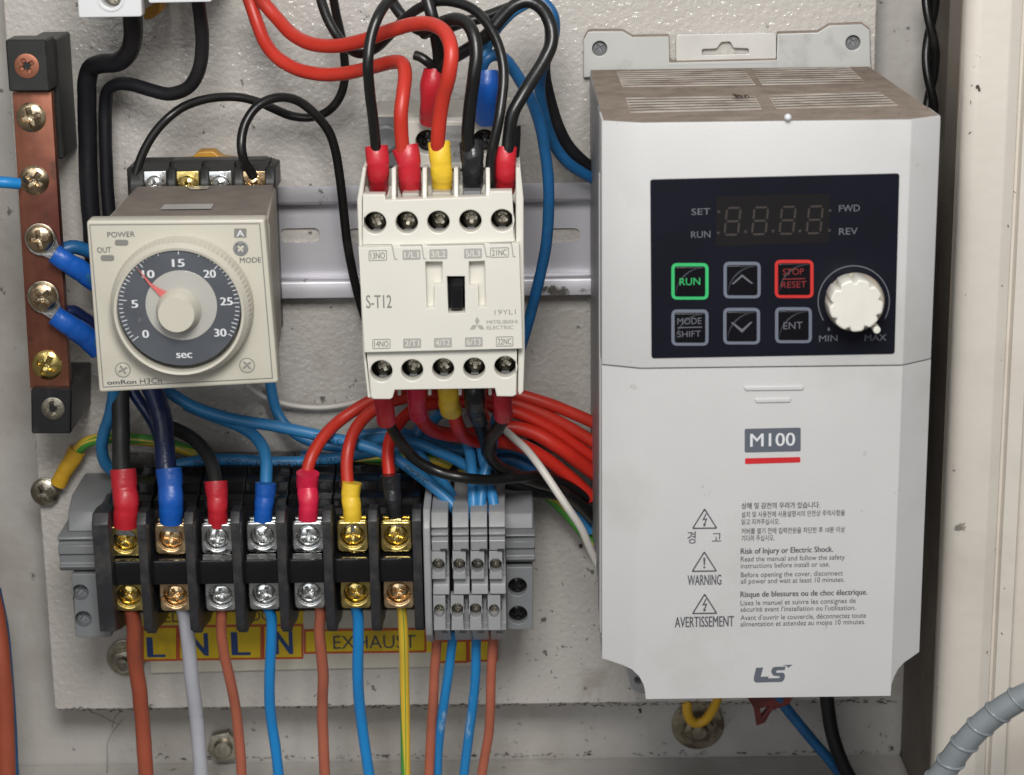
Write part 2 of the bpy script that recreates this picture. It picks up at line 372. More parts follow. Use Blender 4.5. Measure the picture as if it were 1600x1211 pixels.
def tube_mb(P, r, n=14, wob=0.0, seed=0, caps=True, flat=1.0):
    mb = MB(); mb.uv = []; L = 0
    T = [(P[min(i+1, len(P)-1)]-P[max(i-1, 0)]).normalized() for i in range(len(P))]
    nrm = Vector((0, -1, 0)); 
    for i, p in enumerate(P):
        t = T[i]; nrm = (Vector((0, -1, 0))-t*Vector((0, -1, 0)).dot(t))
        if nrm.length < .15: nrm = Vector((0, 0, 1))-t*t.z
        nrm.normalize(); b = t.cross(nrm)
        if i: L += (P[i]-P[i-1]).length
        rr = r(i/(len(P)-1)) if callable(r) else r
        for k in range(n):
            a = 2*math.pi*k/n
            q = rr*(1+wob*(noise.noise(Vector((L*.16+seed*7.3, math.cos(a)*1.1, math.sin(a)*1.1)))))
            mb.v.append(p+nrm*(q*math.cos(a)*flat)+b*(q*math.sin(a))); mb.uv.append((L, k/n))
    m = len(P)
    for i in range(m-1):
        for k in range(n): mb.f.append((i*n+k, i*n+(k+1) % n, (i+1)*n+(k+1) % n, (i+1)*n+k))
    if caps: mb.f.append(tuple(range(n-1, -1, -1))); mb.f.append(tuple((m-1)*n+k for k in range(n)))
    return mb
def wire_text(P, s0, body, size, r, off=0.0, sx=1.0):
    mb = MB(); vs, fs, w0, w1 = glyphs(body, 0); acc = [0]
    for i in range(1, len(P)): acc.append(acc[-1]+(P[i]-P[i-1]).length)
    out = []
    for x, y in vs:
        s = s0+(x-w0)*size*sx; i = 1
        while i < len(P)-1 and acc[i] < s: i += 1
        f = (s-acc[i-1])/max(acc[i]-acc[i-1], 1e-6); p = P[i-1].lerp(P[i], f); t = (P[i]-P[i-1]).normalized()
        nr = Vector((0, -1, 0)); nr = (nr-t*nr.dot(t)).normalized(); b = nr.cross(t)*-1
        if b.z < 0: b = -b
        a = (y-.35)*size/r+off
        out.append(p+(nr*math.cos(a)+b*math.sin(a))*(r+.10))
    return mb.add(out, fs)
WC = [0]
def wire(pts, r, m, label, sleeves=(), group=None, name='wire', cat='wire', wob=.05, text=None, extra=None):
    P = spline([W3(*p) for p in pts]); WC[0] += 1
    b = pts[0]; x, z = U(b[0], b[1], b[2]); t = thing(name, label, cat, (x, z, b[2]), group)
    build('insulation', tube_mb(P, r, 14, wob, WC[0]), m, t, smooth=60)
    for sl in sleeves:
        spts, r0, r1, sm = sl[:4]; fl = sl[4] if len(sl) > 4 else 1.0
        Q = spline([W3(*p) for p in spts], .5)
        build('terminal_sleeve', tube_mb(Q, lambda u, r0=r0, r1=r1: (r0*(1-u)+r1*u)*(1+.018*math.sin(u*7+r0*9)-.045*math.exp(-((u-.36)/.05)**2)-.045*math.exp(-((u-.68)/.05)**2)), 24, .08, WC[0]*3+r0, True, fl), sm, t, smooth=60)
    for sl in sleeves:
        if len(sl) > 5:                                # flat tongue of the crimped lug, showing between sleeve and clamp
            p, q = W3(*sl[0][-2]), W3(*sl[0][-1]); d = Vector((q.x-p.x, q.z-p.z)).normalized(); e = Vector((-d.y, d.x)); c = Vector((q.x, q.z)); hq = -q.y
            build('cable_lug', MB().slab([tuple(v_) for v_ in (c-d*2-e*sl[5], c+d*3.2-e*sl[5], c+d*3.2+e*sl[5], c-d*2+e*sl[5])], [], hq-.2, hq+.7, .15), 'zinc', t)
    if text:
        for (s0, body, size, ti) in text: build('printed_lettering', wire_text(P, s0, body, size, r), ti, t)
    return t
# ================================================================== THE SETTING: enclosure and mounting plate
ZT, ZB = 190, -142
structure('back_wall', MB().box(-260, 260, -230, 260, -24, -20), 'wall_enamel')
lw = MB().box(-190, -178.5, -230, 260, -19.9, 150); structure('left_wall', lw, 'wall_enamel', bevel=1.5)
fl = MB().zprism([(-178.4, -19.9), (137, -19.9), (137, 62), (-178.4, 62)], -148, ZB); structure('floor', fl, 'wall_enamel', bevel=1.2)
# right side wall with the rolled edge of the door opening, one folded sheet profile pulled along z
def arc(cx, ch, r, a0, a1, n=6): return [(cx+r*math.cos(math.radians(a0+(a1-a0)*k/n)), ch+r*math.sin(math.radians(a0+(a1-a0)*k/n))) for k in range(n+1)]
structure('side_wall', MB().zprism([(136.2, -19.8), (136.2, 33), (131.9, 35), (131.7, 53.5), (133.5, 53.5), (139, 33), (139, -19.8)], -230, 260), 'side_gap_shade')
prof = [(139.2, -19.8), (139.2, 33), (133.2, 53.6)]+[(132.0, 53.8)]+arc(136.5, 57, 4.5, 180, 95, 6)+arc(144, 60.5, 1.2, 120, 60, 3)+[(147.5, 60.2), (148.1, 58.4), (148.9, 58.4), (149.4, 61.0)]+[(153.5, 61.5), (154.2, 57.5), (162, 57.5), (163, 66), (260, 66), (260, -19.8)]
structure('right_wall', MB().zprism(prof, -230, 260), 'jamb_enamel', smooth=40)
hp = MB().slab(rounded([(-158, -112.5), (116, -112.5), (116, 260), (-158, 260)], 2), [], -2.2, 0, .5)
pl = thing('mounting_plate', 'large off-white enamelled sheet metal plate behind all the devices', 'mounting plate', (-20, -112, -2))
build('plate', hp, 'plate_enamel', pl, smooth=50)
build('folded_edge', MB().box(-157.3, 115.3, -112.2, -110.4, -11, -2.3), 'plate_enamel', pl)
# bolts that hold the plate
def hexa(cx, cz, r, a0=.2): return [(cx+r*math.cos(a0+k*math.pi/3), cz+r*math.sin(a0+k*math.pi/3)) for k in range(6)]
def bolt(px, py, h, rw, rn, label, loops=False, nut='zinc'):
    x, z = U(px, py, h); t = thing('bolt', label, 'bolt', (x, z, h))
    if rw: build('washer', MB().slab(circ(x, z, rw, 36), [circ(x, z, rn*.6, 20)], h, h+1.4, .3), nut, t)
    if nut == 'zinc' and not rw: pass
    build('nut', MB().prism(hexa(x, z, rn), h+1.4, h+5.4), nut, t, bevel=.5, segs=2)
    build('bolt_end', MB().lathe([(rn*.56, h+5), (rn*.56, h+7.2), (rn*.46, h+7.9), (.1, h+8.0)], x, z, 28), nut, t)
    return t
bolt(198, 1026, 0, 6.6, 4.3, 'washered bolt half hidden behind the thick brown wire, under the left grey clamp', nut='steel_dull')
bolt(352, 1158, -20, 0, 6.0, 'bare hexagon bolt in the lower strip between the grey and brown wires', nut='steel_dull')
bolt(1090, 1131, -20, 9.2, 5.4, 'bolt with a big round washer just under the drive, earth wire on it', nut='washer_dirty')

# ================================================================== UPPER RAIL
zt, zb = 69.0, 32.6
def rail():
    t = thing('din_rail', 'slotted aluminium mounting rail behind the timer and the contactor', 'rail', (-30, 50, 0))
    x0, x1 = -112, 60; slots = []
    for px0, px1 in ((438, 500), (544, 600), (660, 720), (850, 906)):
        a = U(px0, 357, 1.2); b = U(px1, 379, 1.2); slots.append(rrect(a[0], b[0], b[1], a[1], 2.2, 6))
    m = MB().slab([(x0, zb+6), (x1, zb+6), (x1, zt-6), (x0, zt-6)], slots, .15, 1.2)
    build('web', m, 'rail_metal', t)
    for zz, s, nm in ((zt, -1, 'upper_lip'), (zb, 1, 'lower_lip')):
        p = [(zz, 6.5), (zz, 7.6), (zz+s*5.0, 7.6), (zz+s*6.1, 6.6), (zz+s*6.1, 1.3), (zz+s*5.0, 1.3), (zz+s*5.0, 6.5)]
        build(nm, MB().xprism(p, x0, x1), 'rail_dirty_zinc', t, bevel=.15)
    return t
rail()

# ================================================================== GROUND BAR
gb = thing('earth_bar', 'copper bar with six screws held between two black insulating blocks', 'earth bar', (-146, 50, 0))
m = MB().prism(PP([(8, 62), (72, 62), (78, 143), (14, 143)], 34), 22, 34).add([], [])
build('support_block', m, 'socket_grey', gb, bevel=.5)
xr = U(85, 240, 2)[0]
build('support_foot', MB().box(-146.5, -137.6, U(100, 232, 1)[1], U(90, 50, 1)[1], .2, 21.9), 'socket_grey', gb, bevel=.5)
m = MB().prism(PP([(48, 608), (112, 608), (111, 678), (49, 678)], 34), .3, 34)
build('support_block', m, 'black_plastic', gb, bevel=.5)
bar = PP([(19, 143.5), (80, 143.5), (109, 607.5), (47, 607.5)], 30)
build('copper_strip', MB().prism(bar, 25.5, 30), 'copper', gb, bevel=.35, segs=2)
for i, (px, py, r, mt, rot, h) in enumerate(((42, 103, 3.7, 'copper', .5, 34), (49, 183, 4.5, 'steel_warm', .2, 30), (54, 281, 4.5, 'steel_warm', .9, 30),
        (62, 373, 4.2, 'steel_warm', .1, 32.4), (67, 464, 4.4, 'steel_warm', .7, 32.4), (74, 570, 4.7, 'brass', 1.1, 30), (83, 638, 3.6, 'steel_dull', .15, 34))):
    x, z = U(px, py, h)
    sc = build('screw', screw_mb(x, z, h-.2, r, 1.9 if i not in (0, 6) else .5, .5, rot=rot, depth=1.5 if i not in (0, 6) else .8), mt, gb, smooth=50)
    if i not in (0, 6): build('washer', MB().slab(circ(x, z, r*1.13, 32), [], h-.9, h-.15, .2), 'steel_dull', sc)

# ================================================================== EARTH SCREW
x, z = U(70, 770, 3); es = thing('earth_screw', 'pan-head screw clamping the yellow-sleeved lug to the plate at lower left', 'screw', (x, z, 0))
build('head', screw_mb(x, z, 2.6, 4.5, 1.6, .6, rot=.45, depth=1.3), 'steel_dull', es, smooth=50)
build('washer', MB().slab(circ(x, z, 4.9, 32), [], 1.4, 2.5, .2), 'steel_dull', es)
lug = MB().slab([(x+math.cos(a)*4.3, z+math.sin(a)*4.3) for a in [math.radians(q) for q in range(70, 391, 16)]]+[U(92, 762, 1), U(84, 748, 1)][::1], [], .2, 1.3, .2)
build('ring_lug', lug, 'zinc', es)

# ================================================================== CIRCUIT BREAKERS (lower ends)
def breaker(px0, px1, py, h, label, hole=None, slope=0):
    a = U(px0, py, h); b = U(px1, py-2, h); t = thing('circuit_breaker', label, 'circuit breaker', ((a[0]+b[0])/2, a[1], 0), 'circuit breakers at the top edge')
    outer = [a, b, (b[0], b[1]+42), (a[0], a[1]+42)]
    holes = []
    if hole: hx, hz = U(hole[0], hole[1], h); holes = [circ(hx, hz, 2.9, 26)]
    build('front_cover', MB().slab(rounded(outer, .8), holes, h-6, h, .35), 'breaker_white', t)
    build('case', MB().box(a[0]+.6, b[0]-.6, a[1]+1.2, a[1]+42, 8, h-6.1), 'breaker_grey', t, bevel=.4)
    if hole:
        build('screw_ring', MB().slab(circ(hx, hz, 4.0, 32), [circ(hx, hz, 3.3, 32)], h+.01, h+.35, .1), 'breaker_white', t)
        build('screw', screw_mb(hx, hz, h-5.5, 2.5, .6, .4, rot=.4), 'steel_dull', t)
breaker(123, 222, 28, 58, 'white breaker end with a round screw hole, at the very top left', (173, -4))
breaker(232, 331, 5, 56, 'white breaker end just peeping into the top edge, right of the other')
cl = MB().prism(PP([(225, 31), (236, 30), (252, 18), (252, 4), (222, 6)], 20), 10, 20)
c = build('rail_clip', cl, 'clip_yellow', None, bevel=.4, loc=(*U(235, 20, 15), 15)); tag(c, 'small yellow plastic clip showing between the two white breakers', 'clip')

# ================================================================== TIMER SOCKET
so = thing('relay_socket', 'dark grey screw-terminal socket that the timer is plugged into', 'socket', (-90, 70, 7))
zs = U(300, 262, 32)[1]
build('base', MB().box(U(202, 280, 20)[0], U(428, 280, 20)[0], 24, zs-1, 9, 24), 'socket_grey', so, bevel=.6)
for i, (a, b) in enumerate(((203, 226), (262, 276), (313, 328), (366, 382), (414, 431))):
    build('barrier', MB().xprism([(zs-7, 20), (zs+.4, 20), (zs+.4, 34), (zs-4, 36.5), (zs-7, 36.5)], U(a, 270, 34)[0], U(b, 270, 34)[0]), 'socket_grey', so, bevel=.5)
build('rear_ridge', MB().xprism([(zs, 20), (zs+1.6, 21), (zs+1.6, 29), (zs, 30)], U(213, 262, 30)[0], U(415, 262, 30)[0]), 'socket_grey', so, bevel=.4)
for i, (px, mt) in enumerate(((242, 'zinc'), (293, 'brass'), (344, 'zinc'), (397, 'brass_pink'))):
    x, z = U(px, 284, 36); st = build('clamp_plate', MB().box(x-3.4, x+3.4, z-2.6, z+3.1, 34.3, 35.3), mt, so, bevel=.35, segs=2)
    build('screw', screw_mb(x, z-1.0, 35.4, 2.9, 1.7, .8, rot=.3*i, depth=1.2), mt, st, smooth=50)
    build('terminal_well', MB().box(x-4.2, x+4.2, z-3, z+5.2, 22, 33.6), 'well_dark', so)
clp = MB().slab(rounded(PP([(273, 262), (276, 251), (298, 249), (309, 237), (333, 236), (346, 247), (366, 249), (372, 262)], 16), .8), [], 9, 16, .5)
tag(build('rail_latch', clp, 'clip_yellow', None, loc=(*U(322, 250, 12), 12)), 'orange-yellow plastic latch poking up behind the timer socket', 'latch')

# ================================================================== TIMER
TH = 100.0
ti = thing('timer_relay', 'cream square plug-in timer with a large round 0 to 30 second dial', 'timer', (-91, 52, 36))
fq = PP([(135, 345), (413, 343), (435, 598), (155, 613)], TH)
build('front_frame', MB().slab(rounded(fq, .9), [], TH-7, TH, .55), 'relay_cream', ti)
x0, x1, z0, z1 = -114.4, -68.3, 29.8, 74.9
xr0, xr1 = U(206, 293, 38)[0], U(431, 292, 38)[0]
build('body', MB().prism([(xr0, z0), (xr1, z0), (xr1, z1-2), (xr1-.6, z1), (xr0+1.5, z1), (xr0, z1-2)], 38, TH-7.1, [(x0, z0), (x1+1.2, z0), (x1+1.2, z1-2), (x1+.6, z1), (x0+1.5, z1), (x0, z1-2)]), 'relay_body', ti, bevel=.7)
tp = [UT(*p, z1+.35) for p in ((186, 341), (425, 338), (428, 292), (208, 293))]
build('dust_film', MB().add([(a, -hh, z1+.12) for a, hh in ((x0+2.0, 92.6), (x1+.3, 92.6), (xr1-.8, 38.7), (xr0+1.9, 38.7))], [(0, 1, 2, 3)]), 'relay_dusty', ti)
tl = [UT(*p, z1+.5) for p in ((250, 327), (330, 326), (334, 318), (257, 319))]
build('rating_mark', MB().add([(a, -b, z1+.45) for a, b in tl], [(0, 1, 2, 3)]), 'print_light_grey', ti)
tl = [UT(*p, z1+.5) for p in ((298, 296), (324, 295), (328, 290), (292, 291))]
build('release_notch', MB().add([(a, -b, z1+.45) for a, b in tl], [(0, 1, 2, 3)]), 'relay_body', ti)
# thin moulded line round the face
fi = PP([(141, 352), (405, 350), (425, 590), (162, 604)], TH); fo = PP([(139.6, 350.6), (406.4, 348.6), (426.6, 591.4), (160.6, 605.4)], TH)
build('face_groove', MB().slab(fo, [fi], TH, TH+.12), 'relay_grey_print', ti)
# dial
DC = U(283, 482, TH+3); R1 = U(281, 481, TH+2)
cx, cz = DC
ring = MB(); n = 180; prof = [(19.9, TH-.5), (19.9, TH+.8), (19.2, TH+5.4), (17.9, TH+7.2), (17.2, TH+7.0), (17.0, TH+6.2), (17.0, TH+2)]
v = []; f = []
for j, (r, h) in enumerate(prof):
    for k in range(n):
        a = 2*math.pi*k/n; rr = r*(1-(.014 if (k % 2 and j in (1, 2)) else 0)); v.append((cx+rr*math.cos(a), -h, cz+rr*math.sin(a)))
for j in range(len(prof)-1):
    for k in range(n): f.append((j*n+k, j*n+(k+1) % n, (j+1)*n+(k+1) % n, (j+1)*n+k))
build('dial_ring', ring.add(v, f), 'relay_cream', ti, smooth=25)
DH = TH+6.3
dcx, dcz = U(280, 478, DH)
dial = build('dial_face', MB().lathe([(.1, DH-.6), (.1, DH), (16.9, DH), (17.0, DH-.6)][1:], dcx, dcz, 72), 'dial_slate', ti, smooth=30)
icx, icz = U(283.5, 477, DH)
build('inner_disc', MB().slab(circ(icx, icz, 9.85, 56), [], DH, DH+.25, .05), 'dial_grey', ti)
tk = MB()
for k in range(61):
    if k > 58: continue
    a = math.radians(216-k*4.27); L = 2.6 if k % 10 == 0 else (1.9 if k % 5 == 0 else 1.35); r0, r1 = 16.5-L*.8, 16.6
    d = Vector((math.cos(a), math.sin(a))); e = Vector((-d.y, d.x))*.11
    c0 = Vector((dcx, dcz)); q = [c0+d*r0-e, c0+d*r0+e, c0+d*r1+e, c0+d*r1-e]
    tk.add([(p.x, -(DH+.06), p.y) for p in q], [(0, 1, 2, 3)])
build('scale_marks', tk, 'print_white', dial)
nm = MB()
for s, px, py in (('0', 228, 522), ('5', 211, 475), ('10', 232, 428.5), ('15', 279, 411), ('20', 328, 428), ('25', 354, 471), ('30', 344.5, 520), ('sec', 288, 553.5)):
    wd = {1: 9.5, 2: 18.5, 3: 24}[len(s)]; nm.text(s, (px-wd/2, py+6), (px+wd/2, py+5.6), 12.3, DH+.08, .028)
build('scale_numbers', nm, 'print_white', dial)
kx, kz = U(277.5, 488, TH+9)
build('setting_knob', MB().lathe([(6.2, DH+.2), (6.1, DH+1.5), (5.5, DH+2.4), (5.3, DH+5.0), (4.9, DH+5.6), (.1, DH+5.6)], kx, kz, 48), 'relay_cream', ti, smooth=40)
pt = PP([(213.5, 418), (236, 443), (247, 450), (262.5, 456.5), (253.5, 467.5), (243, 455), (233.5, 445.5)], DH+1)
build('pointer', MB().slab(pt, [], DH+.7, DH+1.1, .05), 'pointer_red', ti)
# marks and fixings on the face
for a_ in (('POWER', (168, 371), (211, 370), 8.5, TH+.12), ('OUT', (152, 395), (174, 394.4), 8.5, TH+.12), ('MODE', (375, 411), (408, 410), 8.3, TH+.12), ('omRon', (168, 601), (213, 599.6), 6.8, TH+.12, .02), ('H3Cn', (219, 600), (253, 598.6), 8.6, TH+.12)):
    build('printed_word', MB().text(*a_), 'ink_dark', ti)
for px, py in ((190, 379), (168, 403)):
    a = prect(px-10.5, py-4.6, px+10.5, py+4.6, TH); zc = (a[0][1]+a[2][1])/2
    build('indicator_lens', MB().slab(rounded(a, .8, 6), [], TH-.3, TH+.18, .08), 'relay_grey_print', ti)
build('mode_tile', MB().slab(prect(366, 357, 385, 371, TH, .2), [], TH, TH+.15), 'relay_grey_print', ti)
build('mode_letter', MB().text('A', (370, 369.5), (381.5, 369.3), 10, TH+.2, .02), 'print_white', ti)
x, z = U(376, 388, TH); build('mode_selector', screw_mb(x, z, TH-.1, 2.05, .2, .4, L=.7, wd=.2, depth=.6, rot=.75), 'clamp_grey', ti)
for px, py, rot in ((192, 578, .5), (386, 571, .7)):
    x, z = U(px, py, TH); sc = build('face_screw', screw_mb(x, z, TH-.25, 1.9, .25, .25, L=.75, wd=.13, depth=.5, rot=rot), 'relay_cream', ti)
    cr = MB()
    for q_ in (rot, rot+math.pi/2):
        u_ = Vector((math.cos(q_), math.sin(q_))); v_ = Vector((-u_.y, u_.x))*.26; c_0 = Vector((x, z))
        cr.add([(p.x, -(TH+.06-.02*(q_ > rot)), p.y) for p in (c_0-u_*1.4-v_, c_0+u_*1.4-v_, c_0+u_*1.4+v_, c_0-u_*1.4+v_)], [(0, 1, 2, 3)])
    build('slot_shade', cr, 'print_mid_grey', sc)  # flat grey cross painted in for the shade of the recess
    build('screw_rim', MB().slab(circ(x, z, 2.2, 28), [circ(x, z, 1.95, 28)], TH, TH+.1), 'relay_grey_print', ti)

# ================================================================== CONTACTOR
CH = 88.0
co = thing('contactor', 'off-white motor contactor with two rows of five screw wells and a small black slide', 'contactor', (-19, 50, 8))
# body behind
bx0, bx1 = U(562, 400, 82)[0], U(819, 400, 82)[0]
build('base', MB().box(bx0+1.5, bx1-1.5, 26, 96, 8, 40), 'contactor_shade', co, bevel=.7)
build('mid_body', MB().box(bx0+.8, bx1-.8, 24, 80, 40, 72), 'contactor_cream', co, bevel=.6)
# front face plate with its slots
fp = PP([(560, 387), (811, 381), (817, 545), (569, 551)], CH)
sl1 = PP([(665, 409), (691, 409), (691, 444), (679, 446), (679, 481), (667, 482)], CH)
sl2 = PP([(733, 409), (757, 408), (760, 480), (748, 480), (747, 447), (733, 446)], CH)
sl3 = PP([(698.5, 432), (726, 432), (727, 489), (700.5, 490)], CH)
build('front_plate', MB().slab(fp, [sl1, sl2, sl3], 76, CH, .3), 'contactor_cream', co)
build('slot_floor', MB().slab(PP([(655, 400), (770, 400), (770, 495), (655, 495)], 84), [rrect(*(U(699, 489, 84)[0], U(727, 489, 84)[0], U(699, 490, 84)[1], U(727, 431, 84)[1]), .1)], 78, 84.5), 'contactor_cream', co)
build('slide', MB().prism(prect(701, 432, 726, 489, 80), 74, 81), 'black_plastic', co, bevel=.3)
build('slide_button', MB().prism(prect(703.5, 452, 724, 484, 85), 81, 87, prect(704.5, 453, 723, 483, 87)), 'black_gloss', co, bevel=.3)
# side cheeks
for nm_, pts in (('side_cheek', [(558, 312), (567, 262), (572, 262), (566, 312), (566, 388), (571, 551), (578, 614), (583, 622), (574, 622), (567, 552)]), ('side_cheek', [(806, 262), (813, 262), (818, 310), (818, 380), (820, 545), (818, 612), (812, 618), (809, 612), (810, 545), (806, 381)])):
    q = PP(pts, 84); build(nm_, MB().prism(q, 50, 84), 'contactor_cream', co, bevel=.25)
# upper and lower screw covers
UW = [(586, 348.5), (635.5, 348), (685, 347), (735, 345.5), (784.5, 344.5)]
LW = [(596, 580), (644, 578.5), (692.5, 577), (741, 576), (789.5, 573.5)]
def cover(name, outer, wells, h, label=None):
    holes = [circ(*U(a, b, h), 3.15, 30) for a, b in wells]
    cv = build(name, MB().slab(outer, holes, h-5, h, .35), 'contactor_cream', co)
    for i, (a, b) in enumerate(wells):
        x, z = U(a, b, h)
        wl = build('screw_well', MB().lathe([(3.3, h-5.05), (4.6, h-13), (3.0, h-13.4), (.1, h-13.5)], x, z-.1, 26, True), 'well_shade', cv)
        build('screw', screw_mb(x+.2, z-.8, h-9.4, 2.6, .9, .6, rot=.4+i*.9, depth=1.3, wd=.24), 'steel_dull', cv, smooth=50)
        build('cable_clamp', MB().box(x-1.25, x+1.25, z-5.0, z-3.3, h-9, h-7.8), 'clamp_grey', cv, bevel=.2)
hU = 85.5
uo = PP([(566, 385), (567, 304), (601, 304), (603, 313), (764, 307), (765, 299), (800, 298.5), (805, 378)], hU)
cover('upper_terminal_cover', uo, UW, hU)
lo_ = PP([(572.5, 549.5), (808, 545.5), (807, 617), (801, 620), (776, 619.5), (773, 607), (617, 609.5), (614, 621), (610, 624), (583, 624), (579, 620)], hU)
cover('lower_terminal_cover', lo_, LW, hU)
for px in (616, 664, 713, 762.5):   # fins between the terminals above
    q = [(U(px, 305, 84)[1]+.0, 84), (U(px, 262, 80)[1], 80), (U(px, 258, 66)[1], 66), (U(px, 262, 52)[1], 52), (72, 50), (72, 84)]
    build('fin', MB().xprism(q, U(px, 290, 80)[0]-.6, U(px, 290, 80)[0]+.6), 'contactor_cream', co, bevel=.25)
for px in (624, 671.5, 719, 766):
    a = U(px, 618, 78); build('fin', MB().box(a[0]-.5, a[0]+.5, a[1], 26, 50, 78), 'contactor_cream', co, bevel=.2)
for (a, b, c_, d, mt) in ((628, 302, 655, 313, 'contactor_shade'), (674, 301, 705, 312, 'contactor_shade'), (723, 299, 752, 311, 'clamp_grey')):
    build('wire_guide', MB().prism(prect(a, b, c_, d, 80), 74, 80), mt, co, bevel=.4)
# coil terminal step at the back
RH = 48.0
build('coil_housing', MB().slab(prect(632, 189, 806, 262, RH, .8), [circ(*U(668, 222, RH), 3.6, 28), circ(*U(757, 221, RH), 3.6, 28)], 30, RH, .4), 'contactor_cream', co)
for px, py in ((668, 222), (757, 221)):
    x, z = U(px, py, RH); build('coil_screw', screw_mb(x, z, RH-7, 3.4, 1.2, 1, rot=.8, depth=1.5), 'black_gloss', co, smooth=50)
build('housing_wing', MB().prism(PP([(582, 184), (633, 184), (633, 262), (580, 262)], 42), 20, 42), 'dark_wing', co, bevel=.6)
build('wing_boss', MB().lathe([(4.4, 42), (4.0, 43), (3.2, 43.4), (.1, 42.6)], *U(603, 216, 42), 30), 'dark_wing', co)
rs = build('rating_sticker', MB().slab(prect(693, 196, 733, 253, RH, .8), [], RH, RH+.15), 'sticker_silver', co)
mk = MB().text('50/60Hz', (697, 216), (728, 215.5), 8, RH+.3).text('200', (703, 230), (722, 229.6), 9, RH+.3).text('60', (708, 246), (722, 245.6), 9, RH+.3)
build('printed_lettering', mk, 'print_mid_grey', rs)
build('label_ledge', MB().box(U(660, 265, 49)[0], U(740, 265, 49)[0], U(700, 263, 49)[1], U(700, 257, 49)[1], 44, 50), 'contactor_cream', co, bevel=.2)
# terminal numbers: boxed captions
def caption(s, x0, y0, x1, y1, filled, h=CH):
    o_ = PP([(x0, y1), (x1, y1-.6), (x1, y0-.6), (x0, y0)], h); w_ = 1.0
    if filled:
        b = build('terminal_caption', MB().slab(rounded(o_, .4), [], h, h+.1), 'print_light_grey', co)
        build('caption_letters', MB().text(s, (x0+3, y1-3), (x1-3, y1-3.4), (y1-y0)*.62, h+.16, .01), 'contactor_cream', b)
    else:
        i_ = PP([(x0+w_, y1-w_), (x1-w_, y1-.6-w_), (x1-w_, y0-.6+w_), (x0+w_, y0+w_)], h)
        m = MB().slab(rounded(o_, .4), [rounded(i_, .3)], h, h+.1).text(s, (x0+3, y1-3), (x1-3, y1-3.4), (y1-y0)*.62, h+.1, .012)
        build('terminal_caption', m, 'print_mid_grey', co)
for a in (('13NO', 576, 391.5, 604.5, 407.5, 0), ('1/L1', 629, 390.5, 657, 406, 1), ('3/L2', 671, 389.5, 699, 405, 1), ('5/L3', 725, 388.5, 753, 404, 1), ('21NC', 766, 387, 795, 402.5, 0),
          ('14NO', 582, 530, 610, 545, 0), ('2/T1', 630, 529, 658, 544, 1), ('4/T2', 678, 528, 706, 543, 1), ('6/T3', 726.5, 527, 754, 542, 1), ('22NC', 775, 526, 802, 541.5, 0)): caption(*a)
gv = MB()
for px in (578, 625, 672, 720): pass
for (pts) in ([(566, 382.5), (612, 382), (617, 405), (621, 405)], [(625, 383), (659, 382.5), (662, 404), (666, 404)], [(668, 382.5), (756, 381), (760, 401), (765, 401)], [(764, 379.5), (799, 379), (802, 401), (806, 401)]):
    for p, q in zip(pts, pts[1:]):
        a, b = Vector(U(*p, CH)), Vector(U(*q, CH)); d = (b-a).normalized(); e = Vector((-d.y, d.x))*.16
        gv.add([(u.x, -(CH+.1), u.y) for u in (a-e, b-e, b+e, a+e)], [(0, 1, 2, 3)])
build('moulded_lines', gv, 'print_light_grey', co)
lg = MB().text('S-T12', (572.5, 481.5), (612, 481), 20.5, CH+.1, .012)
lg.text('19YL1', (773, 492), (806, 491), 8, CH+.1, -.012)
build('printed_lettering', lg, 'print_mid_grey', co)
mk = MB().text('MITSUBISHI', (760.5, 506), (808.5, 505), 5.4, CH+.1, .02).text('ELECTRIC', (760.5, 514.5), (802, 514), 5.6, CH+.1, .02)
ccx, ccy = 745.6, 508.0; RR = 6.6
for k in range(3):
    a = math.radians(-90+120*k); ux, uy = math.cos(a), math.sin(a); vx, vy = -uy, ux
    mk.poly([(ccx, ccy), (ccx+ux*RR+vx*3.7, ccy+uy*RR+vy*3.7), (ccx+ux*2*RR, ccy+uy*2*RR), (ccx+ux*RR-vx*3.7, ccy+uy*RR-vy*3.7)], CH+.1)
build('maker_mark', mk, 'print_light_grey', co)
# ================================================================== THE DRIVE
H = 118.0
dr = thing('motor_drive', 'tall light grey motor speed drive with a dark keypad and white knob, dusty on top', 'motor drive', (70, 20, 0))
DX0, DX1 = 24.7, 115.2; zT = 104.2
zS = U(1200, 574, H)[1]
flg = PP([(912, 104), (912, 62), (919, 50), (928, 49), (973, 49), (988, 58), (1045, 57), (1046, 98), (1214, 94), (1215, 53), (1278, 51), (1296, 40), (1347, 38), (1359, 47), (1360, 92), (1362, 110), (912, 121)], 3)
build('mounting_flange', MB().slab(flg, [circ(*U(937, 76, 3), 2.35, 26), circ(*U(1333, 67, 3), 2.35, 26)], .3, 3, .3), 'flange_paint', dr)
for q_ in ((937, 76), (1333, 67)):
    x, z = U(*q_, 2); build('hole_shade_plug', screw_mb(x, z, .35, 2.2, .7, .4, rot=.5, depth=.8), 'clamp_grey', dr)  # added grey plugs stand in for the dark inside of the empty holes
build('edge_dust_shade', MB().slab([(x+.1, z+.5) for x, z in flg], [circ(x_, z_, 3.2, 20) for x_, z_ in (U(937, 76, 3), U(1333, 67, 3))], .35, 2.3, .1), 'dust_brown', dr)  # brown rim paints both the edge dust and the darker shadow line
build('flange_link', MB().slab(PP([(1044, 98.5), (1217, 94.5), (1217, 99), (1044, 103)], 3), [], .4, 3.1, .2), 'flange_paint', dr)
kh = PP([(1097, 77), (1120, 76), (1127, 66), (1141, 65), (1146, 75), (1170, 76), (1170, 84), (1097, 86)], 2)
